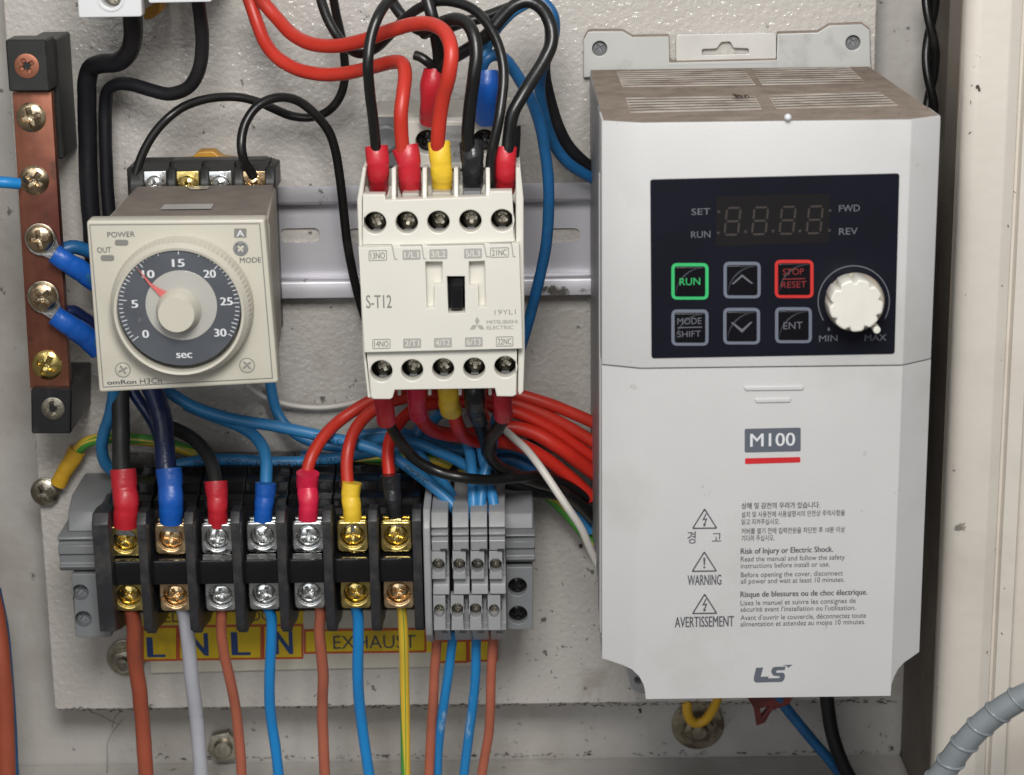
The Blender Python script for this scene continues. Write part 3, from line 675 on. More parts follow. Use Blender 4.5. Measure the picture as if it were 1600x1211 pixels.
build('hanging_plate', MB().slab(rounded(PP([(1056, 54), (1213, 51), (1213, 93.5), (1056, 97)], 2), 1.2), [rounded(kh, .6)], .6, 2.1, .3), 'translucent_plastic', dr)
# housing: rear part, then upper and lower cover with their chamfers
zlow = U(1200, 1036, H)[1]
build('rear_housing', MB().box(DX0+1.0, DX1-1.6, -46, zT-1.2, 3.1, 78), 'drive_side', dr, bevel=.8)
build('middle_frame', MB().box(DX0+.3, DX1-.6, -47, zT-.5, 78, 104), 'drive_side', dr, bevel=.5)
def cover(name, z0, z1, notch=False):
    prf = [(DX0, 96), (DX0, 113.4), (35.0, H), (106.3, H), (DX1, 111.6), (DX1, 96)]
    m = MB()
    if not notch: m.zprism(prf, z0, z1)
    else:
        # lower cover: outline with two curved notches, chamfer kept
        zc = zlow; zb_ = U(1200, 1090, H)[1]; xa, xb = 36.9, 106.3
        nl = [(27.5, zc)]+[(36.9-5.0*math.cos(math.radians(t)), zc-.8-5.6+5.6*math.sin(math.radians(t))) for t in (90, 65, 40, 20, 5)]
        nl = [(DX0, zc+.2), (30.5, zc-.9), (33.0, zc-1.8), (35.0, zc-3.6), (36.2, zc-6), (36.7, zc-8.2), (xa, zb_)]
        nr = [(xb, zb_+.1), (106.5, zc-7), (107.2, zc-5), (108.4, zc-3), (110.2, zc-1.6), (112.2, zc-.9), (DX1, zc+.2)]
        out = nl+nr+[(DX1, z1), (106.3, z1), (35.0, z1), (DX0, z1)]
        def hh(x): return 113.4+(H-113.4)*min(1, max(0, (x-DX0)/(35.0-DX0))) if x < 60 else H-(H-111.6)*min(1, max(0, (x-106.3)/(DX1-106.3)))
        n_ = len(out); v = [(x, -hh(x), z) for x, z in out]+[(x, -(hh(x)-3.0 if abs(x-70) < 100 else 0), z) for x, z in out]
        iz = [i for i, (x, z) in enumerate(out)]
        # front faces: left chamfer, centre, right chamfer
        L = [0, 1, 2, 3, n_-2, n_-1]; R = [len(nl)+3, len(nl)+4, len(nl)+5, len(nl)+6, len(nl)+7, len(nl)+8]
        C = list(range(3, len(nl)+1))+[n_-3, n_-2]
        R = list(range(len(nl), n_-3+1))
        m.add(v, [tuple(L), tuple(C), tuple(R)]+[tuple(n_+i for i in reversed(q)) for q in (L, C, R)]+[(i, (i+1) % n_, n_+(i+1) % n_, n_+i) for i in range(n_)])
        m.zprism([(DX0+.02, 96), (DX0+.02, 112.5), (30, 112.8), (30, 96)], zc+.4, z1-.02).zprism([(110, 96), (110, 110.5), (DX1-.02, 110.5), (DX1-.02, 96)], zc+.4, z1-.02)
    return build(name, m, 'drive_white', dr, bevel=.35 if not notch else 0, segs=2, smooth=25)
up = cover('upper_cover', zS+.22, zT)
lo = cover('lower_cover', 0, zS-.12, True)
build('cover_seam', MB().box(DX0+.5, DX1-.5, zS-.3, zS+.4, 97, 110), 'seam_dark', dr)
build('side_rib', MB().box(DX0-.25, DX0+.4, -44, 88, 99, 101.5), 'drive_white', dr, bevel=.15)
build('side_rib', MB().box(DX0-.25, DX0+.4, -44, zS, 105, 107), 'drive_white', dr, bevel=.15)
# dusty top with two banks of louvres
zt_ = zT+.05
build('dust_layer', MB().add([(a, -hh, zt_) for a, hh in ((DX0+.5, 112.6), (35, 117.2), (106, 117.2), (DX1-.5, 110.8), (DX1-.8, 79), (DX1-1.8, 4), (DX0+1.2, 4), (DX0+.6, 79))], [tuple(range(8))]), 'dust_brown', dr)
def louvres(pa, pb, n):
    # pa: pixels of far-left, far-right; pb: near-left, near-right
    A, B = [UT(*p, zt_+.4) for p in pa]; C_, D = [UT(*p, zt_+.4) for p in pb]
    for k in range(n):
        t = k/(n-1); l = Vector(A).lerp(Vector(C_), t); r = Vector(B).lerp(Vector(D), t)
        mb = MB(); 
        g = (Vector(C_)-Vector(A)).length/(n-1)*.24
        vs = [(l.x, -(l.y-g), zt_), (r.x, -(r.y-g), zt_), (r.x, -(r.y+g), zt_), (l.x, -(l.y+g), zt_)]
        vs += [(a, b, c+.14) for a, b, c in vs]
        build('louvre_slat', mb.add(vs, [(0, 1, 2, 3), (4, 5, 6, 7), (0, 1, 5, 4), (1, 2, 6, 5), (2, 3, 7, 6), (3, 0, 4, 7)]), 'dusty_slat', dr)
        if k < n-1:
            l2 = Vector(A).lerp(Vector(C_), t+.5/(n-1)); r2 = Vector(B).lerp(Vector(D), t+.5/(n-1)); g2 = g*.9
            GP.add([(l2.x+.4, -(l2.y-g2), zt_+.05), (r2.x-.4, -(r2.y-g2), zt_+.05), (r2.x-.4, -(r2.y+g2), zt_+.05), (l2.x+.4, -(l2.y+g2), zt_+.05)], [(0, 1, 2, 3)])
GP = MB()
louvres([(963, 111), (1162, 107)], [(972, 133), (1180, 130)], 8); louvres([(1176, 107), (1328, 104)], [(1190, 130), (1352, 127)], 8)
louvres([(978, 152), (1180, 149)], [(984, 173), (1190, 168)], 6); louvres([(1200, 148), (1376, 143)], [(1212, 167), (1402, 162)], 6)
build('louvre_gaps', GP, 'louvre_shadow', dr)['kind'] = 'stuff'
# keypad
KH = H+.35
kp = thing('x', 'x', 'x'); bpy.data.objects.remove(kp)
kpd = build('keypad_panel', MB().slab(rounded(PP([(1016, 280.5), (1405.5, 271), (1398, 553), (1018, 560)], KH), .8), [], H-.1, KH, .12), 'keypad_navy', dr)
build('display_window', MB().slab(PP([(1120, 307), (1297, 303), (1295, 379), (1119, 384)], KH), [], KH, KH+.05), 'display_window', kpd)
sg = MB()
def seg7(px, py, w_, hgt, sl):
    t = 3.0; hh = hgt/2
    def q(x, y): return (px+x+(hgt-y)*sl, py+y-x*.018)
    def hseg(y): return [q(2.4, y), q(4, y-t/2), q(w_-4, y-t/2), q(w_-2.4, y), q(w_-4, y+t/2), q(4, y+t/2)]
    def vseg(x, y0, y1): return [q(x, y0+2), q(x+t/2, y0+4), q(x+t/2, y1-4), q(x, y1-2), q(x-t/2, y1-4), q(x-t/2, y0+4)]
    for p in (hseg(0), hseg(hh), hseg(hgt), vseg(1.4, 0, hh), vseg(w_-1.4, 0, hh), vseg(1.4, hh, hgt), vseg(w_-1.4, hh, hgt)): sg.poly(p, KH+.1)
for px in (1130.5, 1173.5, 1216.5, 1259): seg7(px, 325-(px-1130)*.018, 24, 42, .10)
for px, py in ((1123, 331), (1122, 364), (1165, 362), (1208, 361), (1250, 361), (1296, 360), (1297, 329)):
    sg.poly([(px-2, py-2), (px+2, py-2), (px+2, py+2), (px-2, py+2)], KH+.1)
build('display_segments', sg, 'display_segment', kpd)
for a_ in (('SET', (1080.5, 336), (1110, 335), 10, KH+.1), ('RUN', (1080, 372), (1110, 371), 10.5, KH+.1), ('FWD', (1311, 331), (1343.5, 330), 10.5, KH+.1), ('REV', (1311, 367), (1340, 366), 10.5, KH+.1), ('MIN', (1280, 534), (1308.5, 533), 10, KH+.1), ('MAX', (1351, 533), (1385, 532), 10, KH+.1)):
    build('printed_word', MB().text(*a_), 'print_grey', kpd)
km = MB()
build('scale_dot', MB().poly([(1293, 513), (1295, 511), (1297, 513), (1297, 516), (1295, 517.5), (1293, 516)], KH+.1), 'print_grey', kpd)
ar = []
kx, ky = 1334, 471
for k in range(29):
    a = math.radians(212-k*8.6); ar.append((kx+56.5*math.cos(a), ky-56.5*math.sin(a)))
ar = [p for p in ar if True]
rad = [(kx+(p[0]-kx)*.972, ky+(p[1]-ky)*.972) for p in ar]
for i in range(len(ar)-1): km.poly([ar[i], ar[i+1], rad[i+1], rad[i]], KH+.1)
build('dial_arc', km, 'print_grey', kpd)
def key(x0, y0, x1, y1, mt, lines, size=9.5):
    o_ = prect(x0, y0, x1, y1, KH, 1.6); i_ = prect(x0+5, y0+5, x1-5, y1-5, KH, .7)
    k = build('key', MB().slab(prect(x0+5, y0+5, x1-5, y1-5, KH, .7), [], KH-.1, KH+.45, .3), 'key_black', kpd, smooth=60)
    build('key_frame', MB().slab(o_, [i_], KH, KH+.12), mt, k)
    # thin pale arc painted as the highlight at the key's top left
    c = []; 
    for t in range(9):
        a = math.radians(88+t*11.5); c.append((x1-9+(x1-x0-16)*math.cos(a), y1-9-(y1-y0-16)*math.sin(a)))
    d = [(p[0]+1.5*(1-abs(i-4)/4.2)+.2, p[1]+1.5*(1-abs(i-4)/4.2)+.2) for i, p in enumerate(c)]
    build('key_highlight', MB().slab(PP(c+d[::-1], KH+.45), [], KH+.4, KH+.5), 'key_sheen', k)
    m = MB()
    for s in lines:
        if s[0] == 'T': m.text(s[1], s[2], s[3], s[4], KH+.52)
        else: m.poly(s[1], KH+.52)
    build('key_letters', m, {'key_grey': 'print_grey', 'key_red': 'key_red_dim'}.get(mt, mt), k)
key(1049, 411, 1107, 468, 'key_green', [('T', 'RUN', (1062, 446), (1094, 445), 11.5)])
key(1130.5, 409, 1188.5, 466, 'key_grey', [('P', [(1143, 444), (1159, 429), (1160, 429), (1177, 443), (1173.5, 443.3), (1159.5, 432.5), (1146.5, 444)])])
key(1210.5, 406, 1271, 465.5, 'key_red', [('T', 'STOP', (1223, 430), (1256, 429), 10), ('P', [(1223, 435.5), (1258, 434.5), (1258, 436), (1223, 437)]), ('T', 'RESET', (1221, 450), (1260, 449), 10)])
key(1049, 483.5, 1107, 540, 'key_grey', [('T', 'MODE', (1058.5, 507), (1096, 506), 10), ('P', [(1059, 511.3), (1097, 510.3), (1097, 511.8), (1059, 512.8)]), ('T', 'SHIFT', (1058.5, 527), (1095, 526), 9.5)])
key(1130, 481, 1187.5, 538, 'key_grey', [('P', [(1142, 504), (1145.5, 503.5), (1159.5, 514.5), (1172.5, 503), (1176, 503), (1160, 519.5), (1159, 519.5)])])
key(1211, 480, 1268.5, 536, 'key_grey', [('T', 'ENT', (1224, 514.5), (1254, 513.5), 11)])
# knob
kcx, kcz = U(1337, 474, KH+2)
build('knob_skirt', MB().lathe([(8.0, KH), (8.0, KH+1.0), (7.2, KH+4), (6.5, KH+5)], kcx, kcz, 44), 'knob_worn', kpd, smooth=50)
k2x, k2z = U(1338, 478, KH+10)
sc_ = []
for k in range(120):
    a = 2*math.pi*k/120; r = 7.15
    for g in range(9):
        d = (a-g*2*math.pi/9-.25+math.pi) % (2*math.pi)-math.pi
        r -= 1.0*math.exp(-(d/.085)**2)
    sc_.append((k2x+r*math.cos(a), k2z+r*math.sin(a)))
cap = build('knob_cap', MB().slab(sc_, [], KH+1.5, KH+10, .5), 'knob_cream', kpd, smooth=40)
px_, pz_ = U(1369, 514, KH+7); build('knob_pointer', MB().slab(circ(px_, pz_, 1.0, 16), [], KH+3, KH+8.5, .3), 'knob_cream', cap)
# print on the lower cover
TH_ = H+.1
bd = build('model_badge', MB().slab(rounded(PP([(1163.5, 670), (1251, 668), (1251, 705), (1163.5, 707)], H), .5), [], H, TH_), 'badge_slate', dr)
build('badge_letters', MB().text('M100', (1172.5, 698), (1242, 696.2), 20.5, TH_+.06, .012), 'print_white', bd)
build('badge_stripe', MB().slab(rounded(PP([(1164, 716), (1250.5, 714), (1250.5, 722.5), (1164, 725)], H), .4), [], H, TH_), 'badge_red', dr)
pr = MB(); T = pr.text
T('상해 및 감전의 우려가 있습니다.', (1158.5, 794.5), (1281, 793), 7.6, TH_, .02)
T('설치 및 사용전에 사용설명서의 안전상 주의사항을', (1158.5, 808), (1320, 805), 7.2, TH_, .008)
T('읽고 지켜주십시오.', (1158.5, 819.5), (1218, 818.5), 7.2, TH_, .008)
T('커버를 열기 전에 입력전원을 차단한 후 10분 이상', (1158.5, 834), (1320, 831), 7.2, TH_, .008)
T('기다려 주십시오.', (1158.5, 845), (1210, 844), 7.2, TH_, .008)
T('Risk of Injury or Electric Shock.', (1157.5, 865.5), (1301.5, 862), 8.8, TH_, .022)
T('Read the manual and follow the safety', (1157.5, 877.5), (1320, 874), 7.8, TH_, 0)
T('instructions before install or use.', (1157.5, 888), (1296.5, 885), 7.8, TH_, 0)
T('Before opening the cover, disconnect', (1157.5, 902), (1317, 899), 7.8, TH_, 0)
T('all power and wait at least 10 minutes.', (1157.5, 912), (1319.5, 909), 7.8, TH_, 0)
T('Risque de blessures ou de choc électrique.', (1157, 933), (1355, 929), 8.8, TH_, .022)
T('Lisez le manuel et suivre les consignes de', (1157, 946), (1337, 942), 7.8, TH_, 0)
T("sécurité avant l'installation ou l'utilisation.", (1157, 956), (1337, 953), 7.8, TH_, 0)
T("Avant d'ouvrir le couvercle, déconnectez toute", (1157, 969), (1353, 965), 7.8, TH_, 0)
T('alimentation et attendez au moins 10 minutes.', (1157, 979), (1352, 975), 7.8, TH_, 0)
T('경', (1074, 848), (1087, 847.7), 15, TH_, .005); T('고', (1112.5, 847), (1127, 846.7), 13, TH_, .005)
T('WARNING', (1074.5, 914.5), (1127, 913.5), 16, TH_, .018)
T('AVERTISSEMENT', (1054.5, 980.5), (1146.5, 978.5), 16.5, TH_, .018)
build('warning_print', pr, 'ink_dark', dr)
def warn(cx_, top, s):
    o_ = rounded(PP([(cx_, top), (cx_+20.5, top+32.5), (cx_-20.5, top+33)], H), .6); i_ = rounded(PP([(cx_, top+3.8), (cx_+17, top+30.6), (cx_-17, top+31)], H), .4)
    m = MB().slab(o_, [i_], H, TH_)
    if s == '!': m.poly([(cx_-1.7, top+11), (cx_+1.7, top+11), (cx_+.9, top+22.5), (cx_-.9, top+22.5)], TH_).poly([(cx_-1.4, top+24.5), (cx_+1.4, top+24.5), (cx_+1.4, top+27.3), (cx_-1.4, top+27.3)], TH_)
    else: m.poly([(cx_+1.5, top+9), (cx_+3.6, top+9), (cx_-.6, top+17.2), (cx_+4.4, top+16.4), (cx_+.8, top+25.4), (cx_+2.6, top+25.6), (cx_-1.4, top+30.3), (cx_-2.2, top+24.2), (cx_-.6, top+24.6), (cx_+1.2, top+18.8), (cx_-4.0, top+19.6)], TH_)
    build('warning_triangle', m, 'ink_dark', dr)
warn(1101, 793.5, 'z'); warn(1100.5, 860.5, '!'); warn(1101, 926.5, 'z')
# maker's letters: slanted strokes drawn as outlines
mk = MB()
mk.poly([(1181.5, 1043.5), (1192.5, 1043), (1188.5, 1057.5), (1201, 1057), (1199, 1066), (1182, 1066.5), (1178, 1064), (1178, 1058)], TH_)
for q in ([(1207, 1043.5), (1211, 1042), (1227.5, 1041.5), (1226, 1047), (1214, 1047.5), (1212.5, 1050)], [(1207, 1043.5), (1212.5, 1050), (1213, 1051.5), (1206.5, 1052.5), (1204.8, 1049.5)],
          [(1206.5, 1052.5), (1213, 1051.3), (1223.5, 1051), (1226, 1053.5), (1217, 1056.5), (1208, 1055.5)], [(1217, 1056.5), (1226, 1053.5), (1226.6, 1058), (1224.5, 1063), (1217.5, 1059.5), (1219, 1057)],
          [(1200.5, 1060), (1217.5, 1059.5), (1224.5, 1063), (1220.5, 1065.5), (1199, 1066)]): mk.poly(q, TH_)
mk.poly([(1223, 1039.3), (1238.5, 1038.5), (1231, 1043.8), (1230, 1040.8)], TH_)
build('maker_mark', mk, 'badge_slate', dr)
# faint finger ridges under the seam
for x0_, x1_, y in ((1161, 1256, 606), (1178, 1236, 625)):
    build('finger_ridge', MB().slab(rounded(PP([(x0_, y-2.8), (x1_, y-4), (x1_-1, y+3), (x0_+3, y+4)], H), .5), [], H-.05, H+.5, .24), 'drive_white', dr)
# lower mounting foot and terminal parts seen under the cover
ft = PP([(978, 1040), (1012, 1040), (1014, 1080), (1004, 1085), (990, 1080), (984, 1068)], 12)
build('mounting_foot', MB().slab(rounded(ft, 1), [circ(*U(999, 1062, 12), 1.6, 16)], 6, 12, .3), 'drive_side', dr)
# ------------------------------------------------------------------ small things on and under the drive
x, hh = UT(1231, 184, zt_+1); tag(build('bead', MB().lathe([(.1, hh+1.1), (.7, hh+.8), (.95, hh+.2), (.95, hh-.2), (.7, hh-.8), (.1, hh-1.1)], x, zt_+1.1, 18), 'print_white', None, loc=(x, zt_+.1, hh), smooth=80), 'small white bead lying on the dusty top of the drive', 'bead')
mb = MB(); R_ = random.Random(3)
for k in range(26):
    px = 1146+R_.random()*24; x, hh = UT(px, 158+R_.uniform(-2.5, 2.5), zt_); r = R_.uniform(.35, .9)
    o_ = [(R_.uniform(-1, 1)*r, R_.uniform(-1, 1)*r, R_.uniform(0, 1.2)*r) for _ in range(5)]
    mb.add([(x+a, -(hh+b), zt_+.8+c) for a, b, c in o_], [(0, 1, 2), (0, 2, 3), (0, 3, 4), (1, 2, 4), (1, 3, 4)])
tag(build('crumbs', mb, 'debris'), 'dark crumbs of dirt on the louvres on top of the drive', 'dirt', kind='stuff')
mb = MB()
sc = PP([(1168, 1090), (1238, 1088), (1232, 1100), (1206, 1108), (1195, 1128), (1182, 1133), (1178, 1106)], 10)
si = PP([(1187, 1106), (1203, 1102), (1190, 1118)], 10)
tag(build('torn_tape', MB().slab(sc, [si], 8, 11, .4), 'red_scrap', None, loc=(*U(1200, 1100, 9), 9)), 'ragged dark red scrap hanging under the bottom edge of the drive', 'scrap')
# ================================================================== BARRIER TERMINAL BLOCKS (seven poles)
poles = [((195, 845), (201, 931), 'brass', 'brass', .9, .6), ((267, 842), (274, 931), 'brass_pink', 'brass_pink', 1.4, .4), ((339, 842), (345, 931), 'zinc', 'zinc', 1.5, 0.05),
         ((410, 839), (413, 929), 'zinc', 'zinc', .9, 1.2), ((481.5, 839), (484, 927), 'zinc', 'zinc', 0.0, .5), ((551, 838), (556, 927), 'brass', 'brass', 1.57, .9), ((619, 838), (623, 927), 'brass', 'brass_pink', 1.35, .8)]
plab = ['first barrier terminal from the left, brass clamps, fed by the thickest red sleeve', 'barrier terminal with pinkish brass clamps between blue sleeve above and grey wire below',
        'barrier terminal with silver clamps under the narrower red sleeve on the black cable', 'barrier terminal with silver clamps under the short blue sleeve',
        'barrier terminal with silver clamps under the bright red sleeve of the red wire', 'barrier terminal with brass clamps under the yellow sleeve', 'barrier terminal with brass clamps under the black sleeve, beside the grey terminals']
PZ0, PZ1 = -66.0, -21.5
HP = 45.0
def make_pole():
    t = thing('terminal_block', plab[0], 'terminal block', (0, -45, 0), 'black barrier terminal blocks in a row')
    base = MB().xprism([(-70, .5), (-70, 20), (-64, 30), (-62, 40.0), (-50.6, 40), (-49.6, 48.2), (-41.6, 48.2), (-40.8, 40), (-30, 40), (-29, 35), (-26.5, 33.5), (-26, 27), (-23.5, 25.5), (-22.8, 19), (-20.6, 17.5), (-20.6, .5)], -7.0, 7.0)
    build('base', base, 'black_gloss', t, bevel=.6, segs=2)
    build('divider', MB().xprism([(-70, 4), (-70.5, 26), (-67.3, 40), (-65.4, 46), (-64.2, 50.4), (-28, 52.4), (-25, 50), (-25.4, 43), (-29.5, 34), (-31, 27), (-31, 4)], 5.2, 8.1), 'barrier_black', t, bevel=.45, segs=2)
    build('divider_step', MB().box(5.05, 8.25, -67.2, -59.2, 24, 45), 'barrier_black', t, bevel=.4)
    return t
proto = make_pole()
objs = []
for i in range(7):
    o = proto if i == 0 else copy_tree(proto); objs.append(o)
for i, (u, l, m1, m2, r1, r2) in enumerate(poles):
    a = U(*u, HP); b = U(*l, HP); cx_ = (a[0]+b[0])/2
    objs[i].location = Vector((cx_, 0, -45))*S; objs[i]['label'] = plab[i]
    for (p, mt, rr) in ((a, m1, r1), (b, m2, r2)):
        ch_before = set(objs[i].children)
        root = objs[i]
        # local coordinates: the pole's own origin
        def loc_build(name, mb, mm, parent, **k):
            o = build(name, mb, mm, None, **k); o.parent = parent; return o
        c, z = p[0]-cx_, p[1]+45
        hp = HP
        cl = loc_build('clamp_plate', MB().slab(rounded([(-4.95+c, z-4.9), (4.95+c, z-4.9), (4.95+c, z+4.9), (-4.95+c, z+4.9)], 1.3), [circ(c, z, 3.75, 28)], hp-2.2, hp-.9, .2), mt, root)
        loc_build('clamp_rim', MB().slab(rounded([(-4.95+c, z-4.9), (4.95+c, z-4.9), (4.95+c, z+4.9), (-4.95+c, z+4.9)], 1.6), [circ(c, z, 3.8, 28)], hp-.85, hp+.5, .4), mt, cl)
        for s_ in (-1, 1): loc_build('clamp_notch', MB().box(c+s_*4.1-.75, c+s_*4.1+.75, z-.1, z+.1, hp+.45, hp+.56), 'seam_dark', cl)
        loc_build('screw', screw_mb(c, z, hp-2.0, 3.15, 1.0, 1.0, L=.74, wd=.16, depth=1.5, rot=rr, slot=True), mt, cl, smooth=45)
        loc_build('contact_strip', MB().box(c-4.4, c+4.4, z-5.6, z+5.6, hp-4.7, hp-3.0), mt, root, bevel=.3)
    if i in (2, 3, 4):
        loc_build('contact_bar', MB().box(c-4.6, c+4.6, 3.6, 5.3, 48.25, 48.6), 'zinc', objs[i], bevel=.1)
# first divider on the left belongs to an end wall
a = U(160, 850, 48)
ew = build('end_wall', MB().xprism([(-70, 4), (-70.5, 26), (-67.3, 40), (-65.4, 46), (-64.2, 50.4), (-28, 52.4), (-25, 50), (-25.4, 43), (-27, 34), (-27, 4)], a[0]-2.2, a[0]+3.0), 'barrier_black', None, bevel=.5, segs=2, loc=(a[0], -45, 20))
tag(ew, 'black end wall closing the left end of the barrier terminal row', 'end wall')

# ================================================================== GREY TERMINALS
def feed(px0, px1, bx0, bx1, label):
    h = 52.0; xa, xb = U(px0, 850, h)[0], U(px1, 850, h)[0]
    t = thing('feed_terminal', label, 'terminal', ((xa+xb)/2, -45, 0), 'narrow grey screw terminals')
    zy = lambda y, hh=h: U(700, y, hh)[1]
    prf = [(zy(1004, 46), 8), (zy(1004, 46), 44), (zy(986), 51), (zy(984), 46.5), (zy(931), 46.5), (zy(929), 52), (zy(919), 49), (zy(907), 49), (zy(905), 46.5), (zy(862), 46.5), (zy(860), 52.5), (zy(843), 53.5),
           (zy(841), 51.5), (zy(837), 51.5), (zy(835), 53.2), (zy(831), 53.2), (zy(829), 51), (zy(825), 51), (zy(823), 53), (zy(799, 49), 50), (zy(797, 48), 46), (zy(797, 48), 8)]
    build('body', MB().xprism(prf, xa+.1, xb-.1), 'terminal_grey', t, bevel=.2)
    for (y0, y1, q0, q1, yc) in ((861, 905, px0, px1, 884), (931, 985, bx0, bx1, 954)):
        ya, yb = U(q0, y1, h), U(q1, y0, h); dx = .15
        o_ = [(ya[0]+dx, ya[1]), (yb[0]-dx-.9, ya[1]), (yb[0]-dx-.9, yb[1]), (ya[0]+dx, yb[1])]
        cx_, cz_ = U((q0+q1)/2-2.5, yc, h)
        fc = build('screw_block', MB().slab(o_, [[(cx_+1.95*math.cos(q_*math.pi/14), cz_+2.35*math.sin(q_*math.pi/14)) for q_ in range(28)]], h-4.5, h, .2), 'terminal_grey', t)
        build('screw_well', MB().lathe([(2.6, h-4.55), (2.6, h-5.4), (.1, h-5.45)], cx_, cz_, 24, True), 'clamp_grey', fc)
        build('screw', screw_mb(cx_, cz_-.5, h-5.2, 1.6, .3, .7, rot=q0*.3, depth=.6), 'steel_dull', fc)
        xs = yb[0]-dx-1.0; zz = yb[1]+.5 if y0 < 900 else ya[1]-1.0
        build('marker_slit', MB().box(xs-1.4, xs+.75, zz, zz+.55, h-.5, h+.06 if y0 > 900 else 53.0), 'seam_dark', t)
for a in ((674, 701, 677, 701, 'first narrow grey terminal, next to the thin grey end plate'), (707, 733, 704.5, 729.5, 'second narrow grey terminal from the thin grey end plate'),
          (735, 762, 733, 758, 'third narrow grey terminal from the thin grey end plate'), (764, 790, 762, 787, 'last narrow grey terminal, touching the right-hand grey clamp')): feed(*a)
xa, xb = U(661.5, 850, 54)[0], U(672.5, 850, 54)[0]
ep = build('end_plate', MB().xprism([(-71.5, 8), (-71.5, 44), (-66, 52), (-60, 54), (-30, 54), (-25, 50), (-25, 8)], xa, xb), 'terminal_grey', None, bevel=.35, loc=((xa+xb)/2, -45, 20))
tag(ep, 'thin pale grey end plate between the black terminals and the narrow grey terminals', 'end plate')

# ================================================================== END CLAMPS
def clamp(side, label):
    if side < 0: X = (103, 167, 90, 163, 108, 165); hs = ((125.5, 925.5), (130.5, 967)); yy = (768, 838, 893, 897, 996)
    else: X = (787, 834, 790, 836, 790, 832); hs = ((808.5, 917), (809.5, 961)); yy = (770, 834, 880, 886, 984)
    h = 38.0; g = lambda a, b: (U(a, 850, h)[0], U(b, 850, h)[0]); zy = lambda y, hh=h: U((X[0]+X[1])/2, y, hh)[1]
    (a0, a1), (b0, b1), (c0, c1) = g(X[0], X[1]), g(X[2], X[3]), g(X[4], X[5])
    t = thing('end_clamp', label, 'end clamp', ((b0+b1)/2, -50, 0), 'grey end clamps')
    build('shoulder', MB().xprism([(zy(yy[1]), 2), (zy(yy[1]), 34), (zy(yy[0]+30, 31), 32), (zy(yy[0], 22), 24), (zy(yy[0], 22), 2)], a0, a1), 'clamp_grey', t, bevel=.5)
    z0, z1 = zy(yy[2]), zy(yy[1]); d = (z1-z0)/6
    build('ribbed_block', MB().xprism([(z0, 4), (z0, 37), (z0+d*.9, 38.2), (z0+d*1.2, 36.6), (z0+d*2.8, 36.8), (z0+d*2.9, 37.8), (z0+d*4.4, 37.8), (z0+d*4.6, 36.4), (z1-d*.6, 36.2), (z1-d*.5, 38.4), (z1, 38), (z1, 4)], b0, b1), 'clamp_grey', t, bevel=.25)
    m0, m1 = zy(yy[4]), zy(yy[3])
    holes = [circ(*U(q[0], q[1], h), 3.0, 28) for q in hs]
    build('screw_block', MB().slab(rounded([(c0, m0), (c1, m0), (c1, m1), (c0, m1)], .4), holes, h-6, h, .3), 'clamp_grey', t)
    build('screw_block_base', MB().box(c0+.3, c1-.3, m0+.3, m1-.3, 2, h-9), 'clamp_grey', t)
    for q in hs:
        x, z = U(q[0], q[1], h); s_ = build('screw', screw_mb(x, z-.3, h-3.6, 2.8, .9, .6, rot=.8, depth=1.2, wd=.2), 'clamp_grey' if side < 0 else 'black_gloss', t)
        build('screw_well', MB().lathe([(2.85, h-6.02), (2.85, h-8.9), (.1, h-8.95)], x, z, 24, True), 'well_dark', t)
clamp(-1, 'grey end clamp with two screws at the left end of the terminal row')
clamp(1, 'grey end clamp with two dark screws at the right end of the terminal row')

# ================================================================== LABEL STRIP
sp = thing('label_strip', 'cream strip with yellow printed labels under the terminal row', 'label strip', (-75, -88, 0))
SH = 1.6
build('backing', MB().slab(PP([(226, 945), (776, 938), (772, 1040), (470, 1046), (236, 1052)], SH), [], .05, SH, .15), 'strip_cream', sp)
def cell(x0, y0, x1, y1, s=None, sx0=0, sx1=0, by=0, cap=0, mt='ink_blue', h=SH, bold=.03, slope=-.012):
    q = PP([(x0, y1), (x1, y1+(x1-x0)*slope), (x1, y0+(x1-x0)*slope), (x0, y0)], h)
    qi = PP([(x0+3, y1-3), (x1-3, y1+(x1-x0)*slope-3), (x1-3, y0+(x1-x0)*slope+3.5), (x0+3, y0+3.5)], h)
    b = build('label_sticker', MB().slab(q, [], h, h+.12), 'sticker_yellow', sp)
    build('red_border', MB().slab(q, [qi], h+.12, h+.2), 'sticker_red', b)
    if s: build('label_letters', MB().text(s, (sx0, by), (sx1, by+(sx1-sx0)*slope), cap, h+.2, bold), mt, b)
cell(222, 978, 278, 1033, 'L', 232, 257, 1027, 32)
cell(278.3, 977, 345, 1032, 'N', 296, 325, 1025, 36)
cell(345.3, 976.3, 410, 1031, 'L', 364, 390, 1024, 37)
cell(410.3, 975.5, 474, 1030, 'N', 431, 457, 1022.5, 37)
q = PP([(222, 977), (474, 974.5), (474, 940), (222, 943)], SH)
b = build('label_sticker', MB().slab(q, [], SH, SH+.12), 'sticker_yellow', sp)
build('label_letters', MB().text('FEED', (232, 973), (285, 972), 16, SH+.2, .0), 'ink_dark', b); build('label_letters', MB().text('DO', (394, 970), (424, 969), 16, SH+.2, 0), 'ink_dark', b)
cell(475, 983, 666, 1021.5, 'EXHAUST', 521, 650, 1014, 21, 'ink_dark', bold=.0)
build('label_sticker', MB().slab(PP([(666.3, 1019), (700, 1018.6), (700, 978), (666.3, 979)], SH), [], SH, SH+.12), 'sticker_yellow', sp)
cell(678, 1000, 731, 1036, h=SH+.25); cell(731.3, 999, 778, 1034, h=SH+.25)
# ================================================================== WIRES (pixel x, pixel y, height)
def H3(pts, *hs):              # spread heights over a path
    n = len(pts); out = []
    for i, p in enumerate(pts):
        u = i/(n-1)*(len(hs)-1); k = min(int(u), len(hs)-2); out.append((p[0], p[1], hs[k]+(hs[k+1]-hs[k])*(u-k)))
    return out
